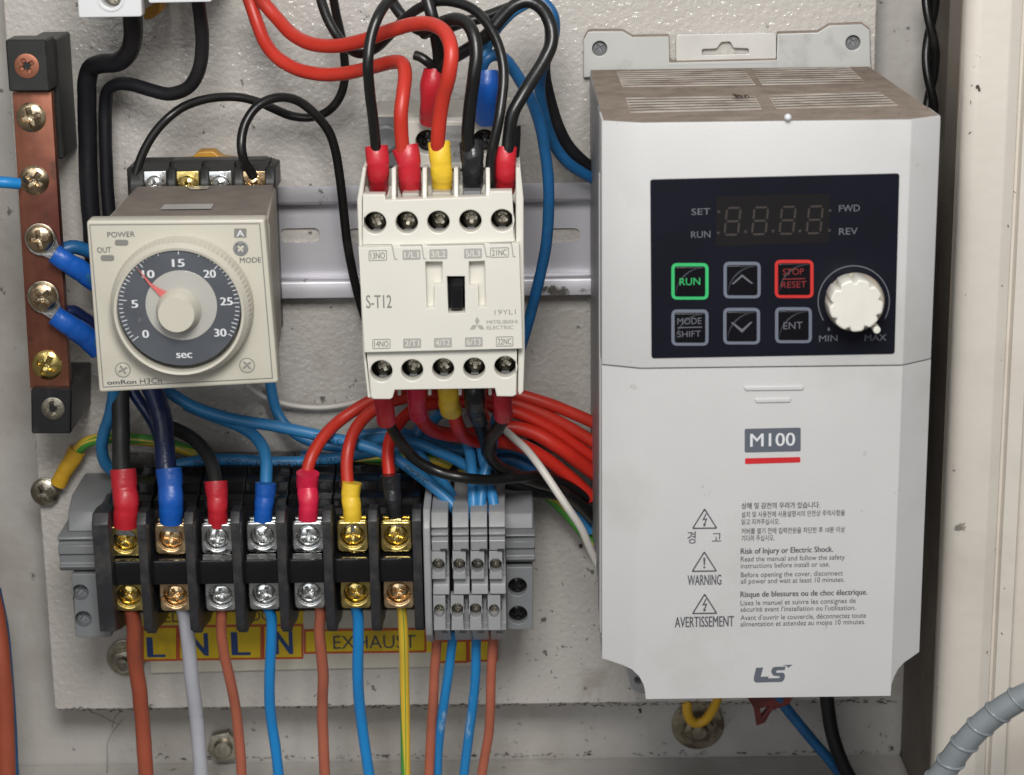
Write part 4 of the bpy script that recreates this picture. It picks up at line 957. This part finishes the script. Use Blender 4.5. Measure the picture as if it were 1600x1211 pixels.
# --- thick cables from the breakers
wire(H3([(205, 8), (207, 28), (208, 55), (202, 80), (184, 97), (158, 100), (142, 107), (136, 128), (136, 160), (137, 220), (139, 290), (144, 360), (150, 440)], 40, 30, 20, 14, 12), 2.95, 'cable_black', 'thicker black cable looping down from the leftmost white breaker', name='cable', cat='cable')
wire(H3([(309, -6), (313, 25), (316, 62), (312, 105), (297, 134), (268, 147), (236, 141), (205, 132), (182, 132), (169, 142), (165, 165), (165, 220), (168, 300), (175, 380)], 40, 30, 22, 14, 12), 2.1, 'cable_black', 'black cable dropping from the second breaker and bending left behind the timer', name='cable', cat='cable')
# --- wires from the timer socket
wire(H3([(212, 272), (219, 250), (231, 224), (246, 202), (263, 184), (283, 169), (303, 160), (326, 154), (352, 151.5), (380, 153), (405, 160), (430, 171), (455, 181), (480, 184), (503, 179), (520, 167), (533, 147), (539, 122), (538, 90), (533, 55), (525, 20), (519, -12)], 34, 32, 22, 16, 20, 26), 1.38, 'wire_black', "thin black wire arching from the socket's left end up to the top edge")
wire(H3([(396, 276), (388, 262), (380, 246), (377, 226), (382, 196), (398, 170), (420, 156), (444, 152), (468, 159), (494, 180), (514, 206), (525, 240), (532, 285), (537, 330), (542, 375), (549, 415), (558, 455), (568, 490), (578, 520)], 36, 40, 34, 28, 24, 20, 16, 12), 1.45, 'wire_black', 'thin black wire arching from the right end of the timer socket down behind the contactor')
wire(H3([(499, -12), (504, 8), (514, 34), (530, 60), (548, 78), (566, 84), (586, 76), (608, 56), (632, 30), (656, 12), (685, 2), (714, 4), (740, 15), (760, 35), (776, 64), (785, 95), (787, 125), (784, 155), (779, 190), (772, 222), (767, 250), (766, 280), (767, 300)], 30, 38, 52, 62, 72, 78, 76), 1.5, 'wire_black', 'long thin black wire swinging over the top and down beside the right red sleeve')
wire(H3([(622, -12), (606, 2), (591, 25), (580, 57), (575, 98), (578, 145), (583, 186), (586, 215), (588, 240)], 70, 80, 84, 80, 76), 1.55, 'wire_black', 'black wire falling straight into the leftmost red sleeve on the contactor',
     [([(588, 229, 75), (590, 250, 76), (591, 275, 75), (592, 300, 71)], 3.35, 2.9, 'sleeve_red', .8)])
wire(H3([(606, -8), (614, 5), (623, 18), (636, 33), (655, 47), (675, 50), (698, 44), (722, 35), (752, 28), (783, 17), (806, 8), (830, 0)], 40, 44, 46, 46, 48), 1.7, 'wire_black', 'black wire crossing behind the red wires near the top edge', wob=.05)
# --- red wires
wire(H3([(386, -10), (392, 6), (402, 36), (414, 66), (433, 90), (462, 107), (500, 116), (540, 114.5), (582, 105), (614, 97), (629, 100), (633, 116), (630, 145), (626.5, 175), (627, 205), (630, 240)], 22, 26, 36, 50, 66, 78, 76), 2.05, 'wire_red', 'lower of the two red wires from the top edge, entering the second red sleeve',
     [([(633, 230, 75), (639, 252, 76), (640, 278, 75), (642, 303, 71)], 3.75, 3.0, 'sleeve_red', .8)])
wire(H3([(404, -10), (412, 4), (434, 30), (457, 54), (488, 69), (528, 71.5), (568, 63), (606, 49), (645, 38), (676, 38.5), (696, 52), (705, 78), (702, 115), (693, 150), (687, 185), (684, 225), (685, 240)], 24, 30, 44, 60, 74, 86, 80, 76), 2.1, 'wire_red', 'upper of the two red wires from the top edge, entering the yellow sleeve',
     [([(686, 222, 76), (688, 245, 77), (690, 270, 76), (691, 300, 71)], 3.25, 2.95, 'sleeve_yellow', .8)])
# --- grey-black arch into the black sleeve
wire(H3([(662, 52), (680, 42), (697, 33), (714, 30), (730, 37), (740, 55), (744, 85), (741, 115), (737, 145), (733, 180), (731, 215), (733, 240)], 60, 70, 76, 80, 78, 76), 1.9, 'wire_black', 'dusty black wire arching into the black sleeve on the contactor',
     [([(736, 224, 74), (738, 245, 76), (739, 268, 75), (738, 296, 71)], 3.5, 2.9, 'sleeve_black', .8)])
# --- coil wires
wire(H3([(666, -12), (669, 3), (676, 28), (681, 56), (685, 82), (686, 106), (683, 130)], 60, 62, 60, 58), 1.85, 'wire_black', 'black wire dropping from the top edge into the red sleeve behind the contactor')
wire(H3([(648, 86), (657, 89), (667, 96), (677, 106), (681, 125)], 60, 61, 58), 1.45, 'wire_black', 'short black wire stub sticking out left of the red sleeve behind the contactor', name='wire_stub')
wire(H3([(682, 128), (688, 106), (702, 94), (722, 82), (744, 68), (765, 50), (784, 27), (803, 9), (824, 2), (845, 12), (859, 36), (862, 66), (851, 93), (833, 122), (816, 150), (801, 178), (796, 205), (793, 238)], 58, 62, 66, 66, 66, 70, 76, 76), 1.9, 'wire_black', 'black wire making the big loop at top right down into the right red sleeve',
     [([(790, 230, 75), (790, 252, 76), (790, 272, 75), (789, 298, 71)], 3.15, 2.9, 'sleeve_red', .8)])
wire(H3([(803, 196), (803, 210), (802, 228), (800, 250), (799, 270)], 66, 66, 64), 2.0, 'cable_black', 'short black tail tucked behind the right red sleeve', name='wire_stub')
s_ = spline([W3(*p) for p in ((681, 110, 56), (678, 135, 58), (675, 160, 57), (672, 186, 52))], .8)
def sleeve_only(pts, r0, r1, m, label, flat=.85):
    Q = spline([W3(*p) for p in pts], .8); WC[0] += 1
    o = build('wire_sleeve', tube_mb(Q, lambda u: (r0*(1-u)+r1*u)*(1+.06*math.sin(u*7)), 24, .16, WC[0]*3, True, flat), m, None, smooth=60, loc=(*U(*pts[0]), pts[0][2]))
    return tag(o, label, 'sleeve')
sleeve_only(((681, 110, 58), (677, 135, 59), (674, 160, 57), (672, 188, 52)), 3.7, 3.2, 'sleeve_red', 'red sleeve standing behind the contactor around three black wire ends')
sleeve_only(((756, 112, 58), (757, 135, 59), (759, 160, 57), (761, 188, 52)), 4.3, 3.6, 'sleeve_blue', 'bright blue sleeve behind the contactor at the top, around two blue wires', .7)
wire(H3([(838, -14), (852, 14), (861, 42), (860, 72), (850, 98), (852, 130), (862, 170), (872, 200), (887, 228), (905, 248), (925, 264)], 40, 30, 22, 16, 12), 2.1, 'cable_black', 'black wire running down right behind the blue wires to the drive')
wire(H3([(838, -10), (850, 4), (863, 22), (866, 48), (858, 80), (846, 110), (843, 140), (848, 172), (856, 202), (868, 230), (886, 253), (905, 267), (928, 280)], 50, 52, 46, 36, 28, 22, 16), 1.75, 'wire_blue_deep', 'blue wire curving along the black loop and passing behind the drive at the top')
wire(H3([(751, 130), (752, 108), (760, 92), (773, 86), (788, 92), (803, 110), (820, 138), (835, 168), (845, 200), (852, 240), (857, 285), (857, 335), (853, 385), (844, 430), (833, 475), (822, 515), (812, 548)], 58, 60, 58, 52, 48, 44, 40, 34, 30), 1.75, 'wire_blue_deep', 'long blue wire hanging between the contactor and the drive', text=[(118, 'JEMBO CABLE  CMPVC  0.75mm2', 2.2, 'ink_black')])
wire(H3([(748, 128), (750, 104), (756, 84), (768, 56), (784, 34), (802, 17), (822, 5), (842, -8)], 58, 60, 56, 50, 46), 1.75, 'wire_blue', 'blue wire rising from the blue sleeve to the top edge', text=[(16, '0.75mm2', 1.9, 'ink_black')])
# --- wires at the earth bar
wire([(-12, 284, 36), (8, 285, 36), (30, 287, 34)], 1.75, 'wire_blue_vivid', 'short blue wire from the left edge to the third screw of the earth bar')
def lugwire(pts, sl, label, r=2.3, tongue=None):
    t = wire(pts, r, 'wire_blue_deep', label, [sl])
    a, b = tongue; p, q = Vector(U(*a, 31)), Vector(U(*b, 31)); d = (q-p).normalized(); e = Vector((-d.y, d.x))
    build('ring_lug', MB().slab([tuple(v_) for v_ in (p+e*3.7-d*1, p+e*3.9+d*2, q+e*2.2, q-e*2.2, p-e*3.9+d*2, p-e*3.7-d*1)], [], 30.6, 31.6, .2).slab(circ(p.x, p.y, 4.9, 30), [], 30.2, 31.3, .2), 'zinc', t)
lugwire(H3([(100, 404), (120, 418), (145, 436), (165, 455), (190, 490)], 33, 30, 24), (((84, 396, 33.5), (104, 409, 33), (126, 423, 31), (150, 440, 28)), 3.1, 3.6, 'sleeve_blue', .85), 'upper blue-sleeved wire lugged to the fourth screw of the earth bar', tongue=((64, 375), (90, 398)))
lugwire(H3([(100, 497), (120, 513), (150, 535), (168, 560), (180, 600)], 33, 30, 24), (((85, 492, 33.5), (105, 506, 33), (128, 522, 31), (156, 544, 28)), 3.2, 3.9, 'sleeve_blue', .85), 'lower blue-sleeved wire lugged to the fifth screw of the earth bar', tongue=((69, 466), (90, 493)))
wire(H3([(92, 394), (112, 386), (132, 390), (155, 400)], 24, 22, 18), 2.2, 'wire_blue_deep', 'dark blue wire passing behind the upper blue sleeve at the earth bar')
wire(H3([(100, 488), (114, 486), (130, 495), (150, 510)], 24, 22, 18), 2.0, 'cable_navy', 'dark wire passing behind the lower blue sleeve at the earth bar')
# --- earth wire along the plate
wire(H3([(118, 712), (124, 700), (136, 691), (155, 686), (180, 684), (210, 686), (245, 690), (275, 697), (305, 708), (335, 718), (366, 726), (396, 735), (425, 741), (455, 742), (485, 739), (520, 731), (560, 720), (600, 714), (640, 713), (685, 720), (725, 735), (765, 745), (805, 755), (835, 764), (858, 776), (880, 796), (900, 818), (925, 850)], 6, 8, 9, 10, 10, 10, 12, 14, 14, 12, 10), 1.9, 'wire_earth', 'green and yellow earth wire running from the lower left screw behind the terminals',
     [([(121, 703, 6), (113, 718, 6), (102, 735, 6), (91, 756, 5)], 2.9, 2.6, 'sleeve_ochre', .9)])
# --- blue wires from under the timer
wire(H3([(178, 600), (177, 622), (172, 648), (163, 675), (159, 700), (164, 722), (178, 736), (205, 741), (240, 736), (270, 728), (300, 722), (335, 718), (380, 719), (430, 722), (480, 721), (530, 715), (580, 706), (630, 700), (690, 702), (740, 705), (775, 704), (800, 702), (822, 710), (840, 726), (862, 748), (884, 772), (905, 800), (925, 830)], 30, 22, 14, 14, 14, 14, 12, 14, 14, 12), 1.95, 'wire_blue', 'blue wire bending from under the timer and running low behind the black terminals', text=[(66, 'MOUNT  CMPVC  UYA  JEMBO CABLE  JAMBO', 2.5, 'ink_black')])
wire(H3([(250, 604), (272, 618), (300, 634), (335, 647), (375, 657), (420, 664), (465, 673), (510, 683), (550, 692), (590, 704), (628, 723), (662, 748), (694, 775), (716, 802), (724, 820)], 20, 22, 24, 26, 30, 36, 42), 1.9, 'wire_blue', 'blue wire with printed lettering sweeping from under the timer down to the first grey terminal', text=[(52, 'JEMBO CABLE', 2.5, 'ink_black'), (84, 'CMIPVC', 2.5, 'ink_black'), (104, '0.75 mm2', 2.5, 'ink_black'), (124, '0.6', 2.3, 'ink_black')])
wire(H3([(290, 632), (320, 645), (350, 656), (378, 668), (398, 682), (411, 700), (416, 722), (416, 745), (415, 770)], 18, 20, 26, 34, 40), 1.95, 'wire_blue', 'blue wire branching down into the short blue sleeve', [([(415, 755, 41.5), (414, 775, 42), (412, 795, 43), (411, 814, 43)], 3.3, 2.9, 'sleeve_blue', .9, 2.3)])
wire(H3([(422, 596), (426, 618), (432, 642), (446, 664), (468, 682), (500, 694), (540, 698), (575, 690), (610, 685), (650, 692), (690, 708), (722, 724), (745, 740), (756, 765), (760, 805)], 8, 8, 10, 12, 16, 22, 30, 38), 1.75, 'wire_blue', 'blue wire from behind the timer\'s right corner rising over others to the third grey terminal')
wire(H3([(676, 660), (682, 650), (696, 645), (708, 652), (712, 664)], 18, 22, 18), 1.7, 'wire_blue', 'small blue wire loop curling behind the yellow sleeve under the contactor')
wire(H3([(668, 650), (657, 664), (652, 684), (655, 706), (668, 728), (684, 745), (700, 765), (713, 790), (717, 815)], 12, 14, 20, 30, 40), 1.7, 'wire_blue', 'blue wire dropping in a bow from under the contactor to the first grey terminal')
wire(H3([(722, 672), (729, 688), (735, 712), (738, 740), (739, 770), (740, 812)], 24, 30, 38, 44), 1.7, 'wire_blue', 'left one of the three parallel blue wires entering the middle grey terminals')
wire(H3([(776, 650), (771, 672), (769, 700), (764, 722), (756, 745), (752, 775), (751, 812)], 34, 34, 38, 44), 1.7, 'wire_blue', 'middle one of the three parallel blue wires entering the middle grey terminals')
wire(H3([(752, 700), (756, 722), (762, 748), (769, 775), (776, 812)], 30, 36, 44), 1.7, 'wire_blue', 'right one of the three parallel blue wires, ending at the last grey terminal')
wire(H3([(740, 712), (770, 716), (800, 718), (825, 728), (845, 742), (870, 756), (892, 776), (912, 805), (926, 830)], 14, 16, 14, 12), 1.75, 'wire_blue_deep', 'dark blue wire bowing over to the right toward the drive under the white wire')
wire(H3([(470, 712), (520, 716), (580, 716), (640, 708), (700, 712), (750, 722), (800, 734), (850, 752), (890, 782), (928, 826)], 8, 8, 10, 10, 8), 1.9, 'wire_blue_deep', 'dark blue wire lying deepest against the plate behind the crossing wires')
wire(H3([(690, 760), (705, 738), (724, 718), (744, 704), (764, 692)], 14, 22, 26), 1.2, 'wire_black', 'thin black wire crossing diagonally between the blue wires', wob=.06)
wire(H3([(560, 680), (610, 676), (660, 684), (700, 700), (745, 716), (790, 722), (835, 740), (880, 772), (925, 815)], 12, 12, 12, 12, 10), 1.75, 'wire_blue', 'blue wire passing behind the black sleeve and on under the red bundle')
# --- red bundle
RB = 'red wires bundled under the contactor'
wire(H3([(478, 765), (479, 742), (485, 718), (495, 698), (511, 676), (530, 658), (554, 641), (580, 626), (610, 614), (650, 606), (700, 604), (760, 610), (810, 617), (860, 632), (900, 648), (940, 666)], 40, 36, 26, 20, 18, 18, 16), 2.0, 'wire_red', 'topmost red wire of the bundle, reaching the bright red sleeve on the terminals',
     [([(481, 739, 41.5), (480, 760, 41), (482, 782, 43), (481, 812, 43)], 3.6, 2.9, 'sleeve_pink', .9, 2.3)], RB)
wire(H3([(545, 775), (543, 750), (542, 725), (545, 700), (553, 675), (567, 655), (588, 638), (615, 626), (655, 618), (705, 616), (760, 622), (810, 632), (860, 652), (900, 674), (940, 698)], 40, 36, 26, 20, 18, 16), 2.0, 'wire_red', 'second red wire of the bundle, going up out of the yellow sleeve on the terminals',
     [([(550, 754, 41.5), (548, 775, 42), (550, 795, 43), (551, 816, 43)], 3.1, 2.8, 'sleeve_yellow', .9, 2.2)], RB)
wire(H3([(610, 765), (608, 740), (606, 715), (608, 692), (617, 670), (632, 651), (650, 638), (680, 630), (720, 628), (765, 634), (810, 646), (860, 670), (900, 697), (940, 724)], 40, 34, 24, 20, 20, 16), 2.0, 'wire_red_bright', 'third red wire of the bundle, rising from the black sleeve on the terminals',
     [([(610, 742, 41.5), (612, 765, 42), (615, 785, 43), (618, 808, 43)], 3.2, 2.3, 'sleeve_black', .9, 1.8)], RB)
wire(H3([(651, 612), (653, 635), (659, 655), (671, 669), (692, 677), (725, 680), (760, 674), (800, 668), (835, 677), (870, 697), (905, 722), (940, 748)], 60, 50, 34, 26, 24, 24, 18), 2.25, 'wire_red_bright', 'fourth red wire, hooking out of the pink-red sleeve under the contactor', [([(651, 600, 66), (651, 618, 64), (652, 634, 60), (654, 650, 54)], 2.9, 2.7, 'sleeve_pink', .9)], RB)
wire(H3([(705, 620), (709, 643), (714, 662), (724, 680), (745, 689), (780, 690), (815, 697), (850, 715), (885, 742), (925, 778)], 60, 50, 34, 26, 22, 18), 2.25, 'wire_red_bright', 'lowest red wire, from the yellow sleeve under the contactor to the drive', [([(700, 600, 66), (701, 615, 66), (702, 630, 62), (705, 643, 56)], 3.1, 3.3, 'sleeve_yellow', .8)], RB)
# --- black ones under the contactor
wire(H3([(600, 635), (606, 656), (616, 676), (631, 698), (652, 720), (682, 736), (720, 746), (765, 750), (810, 746), (850, 744), (885, 758), (925, 780)], 60, 54, 50, 48, 50, 40, 26, 18), 1.7, 'wire_black', 'black wire from the leftmost lower sleeve sagging across in front of the blue wires', [([(599, 612, 68), (600, 628, 68), (602, 642, 66), (604, 658, 62)], 2.9, 2.85, 'sleeve_red', .9)])
wire(H3([(744, 625), (748, 648), (754, 668), (762, 690), (764, 710), (758, 724)], 60, 50, 36, 24), 2.6, 'cable_black', 'dusty black wire from the black sleeve under the contactor', [([(741, 600, 66), (742, 618, 66), (744, 638, 60), (750, 655, 54)], 3.3, 3.1, 'sleeve_black', .9)])
wire(H3([(787, 635), (786, 655), (778, 670), (767, 686), (763, 704), (768, 718), (782, 731), (805, 742), (835, 752), (868, 762), (900, 782), (928, 810)], 60, 56, 50, 44, 36, 26, 18), 1.9, 'wire_black', 'black wire twisting down out of the rightmost lower sleeve', [([(785, 612, 68), (785, 626, 68), (786, 638, 66), (786, 651, 62)], 2.95, 2.85, 'sleeve_red', .9)])
wire(H3([(770, 738), (800, 756), (835, 768), (870, 772), (900, 786), (928, 812)], 20, 18, 16, 14), 2.0, 'cable_black', 'dusty black wire running low behind the grey end clamp to the drive')
wire(H3([(822, 690), (846, 708), (868, 730), (890, 750), (925, 778)], 12, 12, 12), 2.2, 'cable_black', 'black wire tucked just under the red bundle beside the white wire')
wire(H3([(860, 742), (880, 765), (898, 788), (925, 815)], 16, 14, 12), 1.8, 'wire_blue_deep', 'short length of blue wire showing beside the white wire near the drive')
# --- white and pale wires
wire(H3([(752, 640), (775, 660), (800, 682), (822, 702), (840, 724), (858, 750), (876, 777), (893, 802), (908, 825), (917, 845), (925, 864), (935, 884)], 24, 34, 44, 48, 48, 46), 1.25, 'wire_white', 'thin white wire slanting down from the red bundle to the drive\'s edge')
wire(H3([(385, 600), (405, 616), (430, 627), (460, 634), (495, 637), (530, 634), (560, 627), (590, 616)], 6, 5, 4, 4, 6), .85, 'wire_white', 'thin pale wire sagging on the bare plate right of the timer')
# --- cables from above into the terminals
wire(H3([(188, 596), (188, 630), (189, 670), (189, 705), (190, 740), (192, 780)], 26, 28, 34, 42), 2.85, 'cable_charcoal', 'thick charcoal cable into the biggest red sleeve at the left',
     [([(192, 733, 41.5), (194, 760, 43), (197, 785, 45), (197, 821, 44)], 4.15, 3.9, 'sleeve_red', .9, 3.1)], name='cable', cat='cable')
wire(H3([(232, 596), (243, 620), (252, 650), (257, 690), (259, 725), (263, 770)], 28, 32, 36, 42), 3.2, 'cable_navy', 'thick dark navy cable into the wide blue sleeve',
     [([(264, 732, 41.5), (266, 755, 43), (267, 785, 45), (267, 815, 44)], 4.1, 3.7, 'sleeve_blue', .9, 3.0)], name='cable', cat='cable')
wire(H3([(200, 600), (214, 622), (230, 645), (243, 668), (250, 690)], 22, 24, 30), 1.9, 'cable_navy', 'thinner navy cable joining the thick navy cable from the left', name='cable', cat='cable')
wire(H3([(250, 662), (275, 671), (298, 683), (318, 702), (331, 725), (337, 752), (339, 780)], 18, 20, 26, 34, 40), 2.2, 'cable_charcoal', 'black cable bending right into the third terminal\'s red sleeve',
     [([(338, 752, 41.5), (339, 775, 43), (340, 795, 44), (340, 820, 43)], 3.55, 3.0, 'sleeve_red', .9, 2.4)], name='cable', cat='cable')
# --- wires leaving downward
wire(H3([(203, 948), (207, 962), (210, 985), (209, 1010), (212, 1040), (217, 1072), (221, 1110), (224, 1150), (227, 1190), (229, 1225)], 42, 38, 32, 30, 30), 2.5, 'wire_brown_dark', 'thick brown wire leaving the first terminal downward at the left')
wire(H3([(284, 946), (288, 960), (293, 990), (297, 1035), (302, 1080), (307, 1120), (311, 1165), (315, 1225)], 42, 38, 32, 30), 2.35, 'wire_grey', 'pale grey wire leaving the second terminal downward', wob=.06)
wire(H3([(348, 944), (346, 965), (346, 990), (351, 1025), (359, 1060), (367, 1100), (372, 1140), (376, 1180), (378, 1225)], 42, 38, 32, 30), 1.7, 'wire_brown', 'brown wire bending down from the third terminal past the hexagon bolt')
wire(H3([(419, 950), (424, 965), (424, 1000), (422, 1040), (421, 1085), (424, 1125), (430, 1165), (437, 1225)], 42, 38, 32, 30), 1.75, 'wire_blue_vivid', 'vivid blue wire going down over the letter N of the yellow label')
wire(H3([(499, 942), (501, 960), (499, 985), (502, 1020), (505, 1055), (504, 1090), (504, 1130), (506, 1175), (508, 1225)], 42, 38, 32, 30), 1.8, 'wire_brown', 'brown wire from the fifth terminal just left of the printed word EXHAUST')
wire(H3([(555, 944), (559, 962), (560, 1000), (559, 1040), (560, 1080), (564, 1120), (570, 1165), (579, 1225)], 42, 38, 32, 30), 1.8, 'wire_blue_vivid', 'vivid blue wire crossing the middle of the printed word EXHAUST')
wire(H3([(627, 944), (629, 965), (631, 1010), (632, 1060), (633, 1120), (634, 1225)], 42, 38, 32, 30), 1.6, 'wire_earth_plain', 'yellow and green wire hanging from the last barrier terminal')
wire(H3([(684, 985), (682, 1010), (679, 1050), (677, 1095), (674, 1140), (670, 1225)], 36, 34, 30), 1.65, 'wire_brown', 'left brown wire hanging from the narrow grey terminals')
wire(H3([(709, 985), (706, 1010), (701, 1050), (695, 1090), (689, 1130), (685, 1170), (683, 1225)], 36, 34, 28), 1.55, 'wire_blue_highlit', 'left blue wire hanging from the narrow grey terminals, slanting behind the brown one')
wire(H3([(746, 985), (744, 1010), (743, 1055), (739, 1100), (733, 1145), (723, 1225)], 36, 34, 30), 1.6, 'wire_blue_highlit', 'blue wire with painted pale highlights hanging from the third narrow grey terminal')
wire(H3([(771, 985), (769, 1020), (767, 1065), (766, 1110), (763, 1150), (757, 1185), (750, 1225)], 36, 34, 30), 1.6, 'wire_brown', 'right brown wire hanging from the last narrow grey terminal')
# --- at the frame edges
wire(H3([(-22, 900), (-8, 960), (0, 1020), (6, 1100), (10, 1225)], 20, 24, 28), 3.2, 'wire_brown_dark', 'thick reddish brown cable running down along the left edge', name='cable', cat='cable')
wire(H3([(-6, 920), (6, 980), (13, 1050), (18, 1120), (23, 1225)], 12, 12, 14), 1.6, 'wire_blue_deep', 'thin blue wire alongside the reddish cable at the lower left edge')
wire(H3([(1215, 1085), (1226, 1103), (1246, 1128), (1268, 1155), (1290, 1180), (1325, 1225)], 10, 6, 4), 1.85, 'wire_blue_deep', 'blue wire slanting out from under the drive to the lower right')
wire(H3([(1290, 1070), (1293, 1100), (1299, 1140), (1308, 1172), (1318, 1196), (1335, 1230)], 14, 12, 10), 2.4, 'cable_black', 'dusty dark wire hanging straight down from under the drive', name='cable', cat='cable')
wire(H3([(1074, 1082), (1073, 1100), (1076, 1120), (1086, 1130), (1099, 1127), (1110, 1115), (1119, 1096), (1123, 1080)], -2, -4, -6, -4, 2), 1.7, 'sleeve_ochre', 'dull yellow wire hooked round the bolt under the drive')
# twisted pair at the upper right
tw = thing('twisted_cable', 'black twisted cable hanging in the gap between plate and door frame at upper right', 'cable', (*U(1455, 60, 0), 0))
x0, ztop = U(1454, -20, 0); x1, zbot = U(1456, 180, 0)
for s in (0, 1):
    Pw = []
    for k in range(60):
        t = k/59; z = ztop+(zbot-ztop)*t*1.2; a = (z-ztop)*math.pi/19.5+s*math.pi+.6
        Pw.append(Vector((x0+(x1-x0)*t+1.45*math.cos(a), -(0+1.45*math.sin(a)), z)))
    build('strand', tube_mb(Pw, 1.45, 12, .03, s), 'wire_black', tw, smooth=60)
# spiral wrapped conduit at the lower right
Pc = spline([W3(*p) for p in ((1440, 1250, 100), (1475, 1205, 102), (1500, 1170, 104), (1535, 1132, 106), (1575, 1102, 108), (1620, 1080, 110), (1680, 1062, 112))], .45)
cn = thing('spiral_conduit', 'blue-grey ribbed flexible conduit crossing the lower right corner', 'conduit', (*U(1475, 1205, 102), 102))
tot = len(Pc)
build('sheath', tube_mb(Pc, 3.7, 24, .02, 5), 'conduit', cn, smooth=60)
acc = 0; nxt = 1.5
for i in range(1, tot-1):
    acc += (Pc[i]-Pc[i-1]).length
    if acc > nxt:
        nxt += 7.2; t = (Pc[i+1]-Pc[i-1]).normalized(); nr = (Vector((0, -1, 0))-t*Vector((0, -1, 0)).dot(t)).normalized(); b = t.cross(nr)
        ringp = [Pc[i]+t*(1.1*math.sin(a))+(nr*math.cos(a)+b*math.sin(a))*3.8 for a in [2*math.pi*k/30 for k in range(31)]]
        build('rib', tube_mb(ringp, .42, 6, 0, 0, False), 'conduit', cn, smooth=60)
# grime strand and cobweb at the lower left of the plate
for k, pts in enumerate((((168, 1211), (168, 1190), (169, 1160), (176, 1142), (190, 1126)), ((150, 1117), (166, 1140), (170, 1150)), ((196, 1108), (184, 1122), (176, 1138)))):
    pass
WB = MB(); 
for pts in (((167, 1215), (168, 1188), (168, 1162), (176, 1144), (192, 1124)), ((140, 1112), (158, 1118), (172, 1126), (186, 1132)), ((190, 1110), (180, 1120), (175, 1138))):
    q = tube_mb(spline([W3(a, b, -12) for a, b in pts]), .11, 6, .8, 9); WB.add(q.v, q.f)
tag(build('cobweb', WB, 'cobweb_grey', None, smooth=60), 'dirty cobweb strands under the left end of the plate', 'cobweb', kind='stuff')
mb = MB(); R_ = random.Random(11)
for (px, py, r, h) in ((936, 793, .5, .3), (1000, 1109, .8, .3), (1410, 1178, 1.3, -19), (163, 1207, 1.4, -19), (905, 853, .9, .3), (1527, 136, 1.0, 61), (1302, 1180, .9, -19), (880, 1010, .4, .3), (1392, 1168, .7, -19)):
    for q in range(5):
        x, z = U(px+R_.uniform(-3, 3), py+R_.uniform(-2, 2), h); v = [(x+R_.uniform(-r, r), -(h+.2+R_.uniform(0, r)), z+R_.uniform(-r, r)) for _ in range(4)]
        mb.add(v, [(0, 1, 2), (0, 2, 3), (0, 3, 1), (1, 2, 3)])
tag(build('dirt_specks', mb, 'debris'), 'dark crumbs of dirt caught on the plate and walls', 'dirt', kind='stuff')
mb = MB(); R_ = random.Random(5)
def fleck(px, py, h, L, wd, ang):
    x, z = U(px, py, h); u = Vector((math.cos(ang), math.sin(ang))); v_ = Vector((-u.y, u.x)); c_ = Vector((x, z)); y = -(h+R_.uniform(.05, .25))
    m_ = c_+u*L*.5+v_*R_.uniform(-.3, .3)*L
    p = [c_-v_*wd*.3, c_+v_*wd*.3, m_+v_*wd*.5, c_+u*L, m_-v_*wd*.5]
    mb.add([(q.x, y, q.y) for q in p], [(0, 1, 2, 3, 4)])
for k in range(260):                                       # dirt caught along the lower edge of the plate
    px = R_.uniform(90, 1405); fleck(px, 1109-(px-90)*.0105+R_.gauss(0, 1.4), .05 if px < 1325 else -19.9, R_.uniform(.5, 2.6), R_.uniform(.15, .55), R_.uniform(-.3, .3))
for k in range(150):                                       # and along the fold above the enclosure floor
    px = R_.uniform(240, 1405); fleck(px, 1184-(px-240)*.008+R_.gauss(0, 1.6), -19.9, R_.uniform(.5, 2.4), R_.uniform(.12, .5), R_.uniform(-.35, .35))
for k in range(150):                                       # loose flecks and scratches on the bare metal
    px, py = (R_.uniform(800, 1010), R_.uniform(800, 1170)) if k < 95 else ((R_.uniform(250, 800), R_.uniform(1050, 1175)) if k < 130 else (R_.uniform(1370, 1465), R_.uniform(560, 1160)))
    if k >= 130: px = R_.uniform(1250, 1400); py = R_.uniform(1105, 1165)
    fleck(px, py, .05 if py < 1098 else -19.9, R_.uniform(.4, 1.7), R_.uniform(.08, .3), R_.uniform(0, 6.3))
for k in range(46):                                        # marks on the door frame
    px = R_.choice((1527, 1548, 1566, 1583))-(0)+R_.gauss(0, 5); fleck(px-R_.random()*20, R_.uniform(20, 1100), 61.2, R_.uniform(.3, 1.3), R_.uniform(.08, .35), R_.uniform(0, 6.3))
tag(build('grime_flecks', mb, 'debris'), 'dark flecks of grime along the plate edge, enclosure fold and door frame', 'dirt', kind='stuff')
bpy.context.view_layer.update()
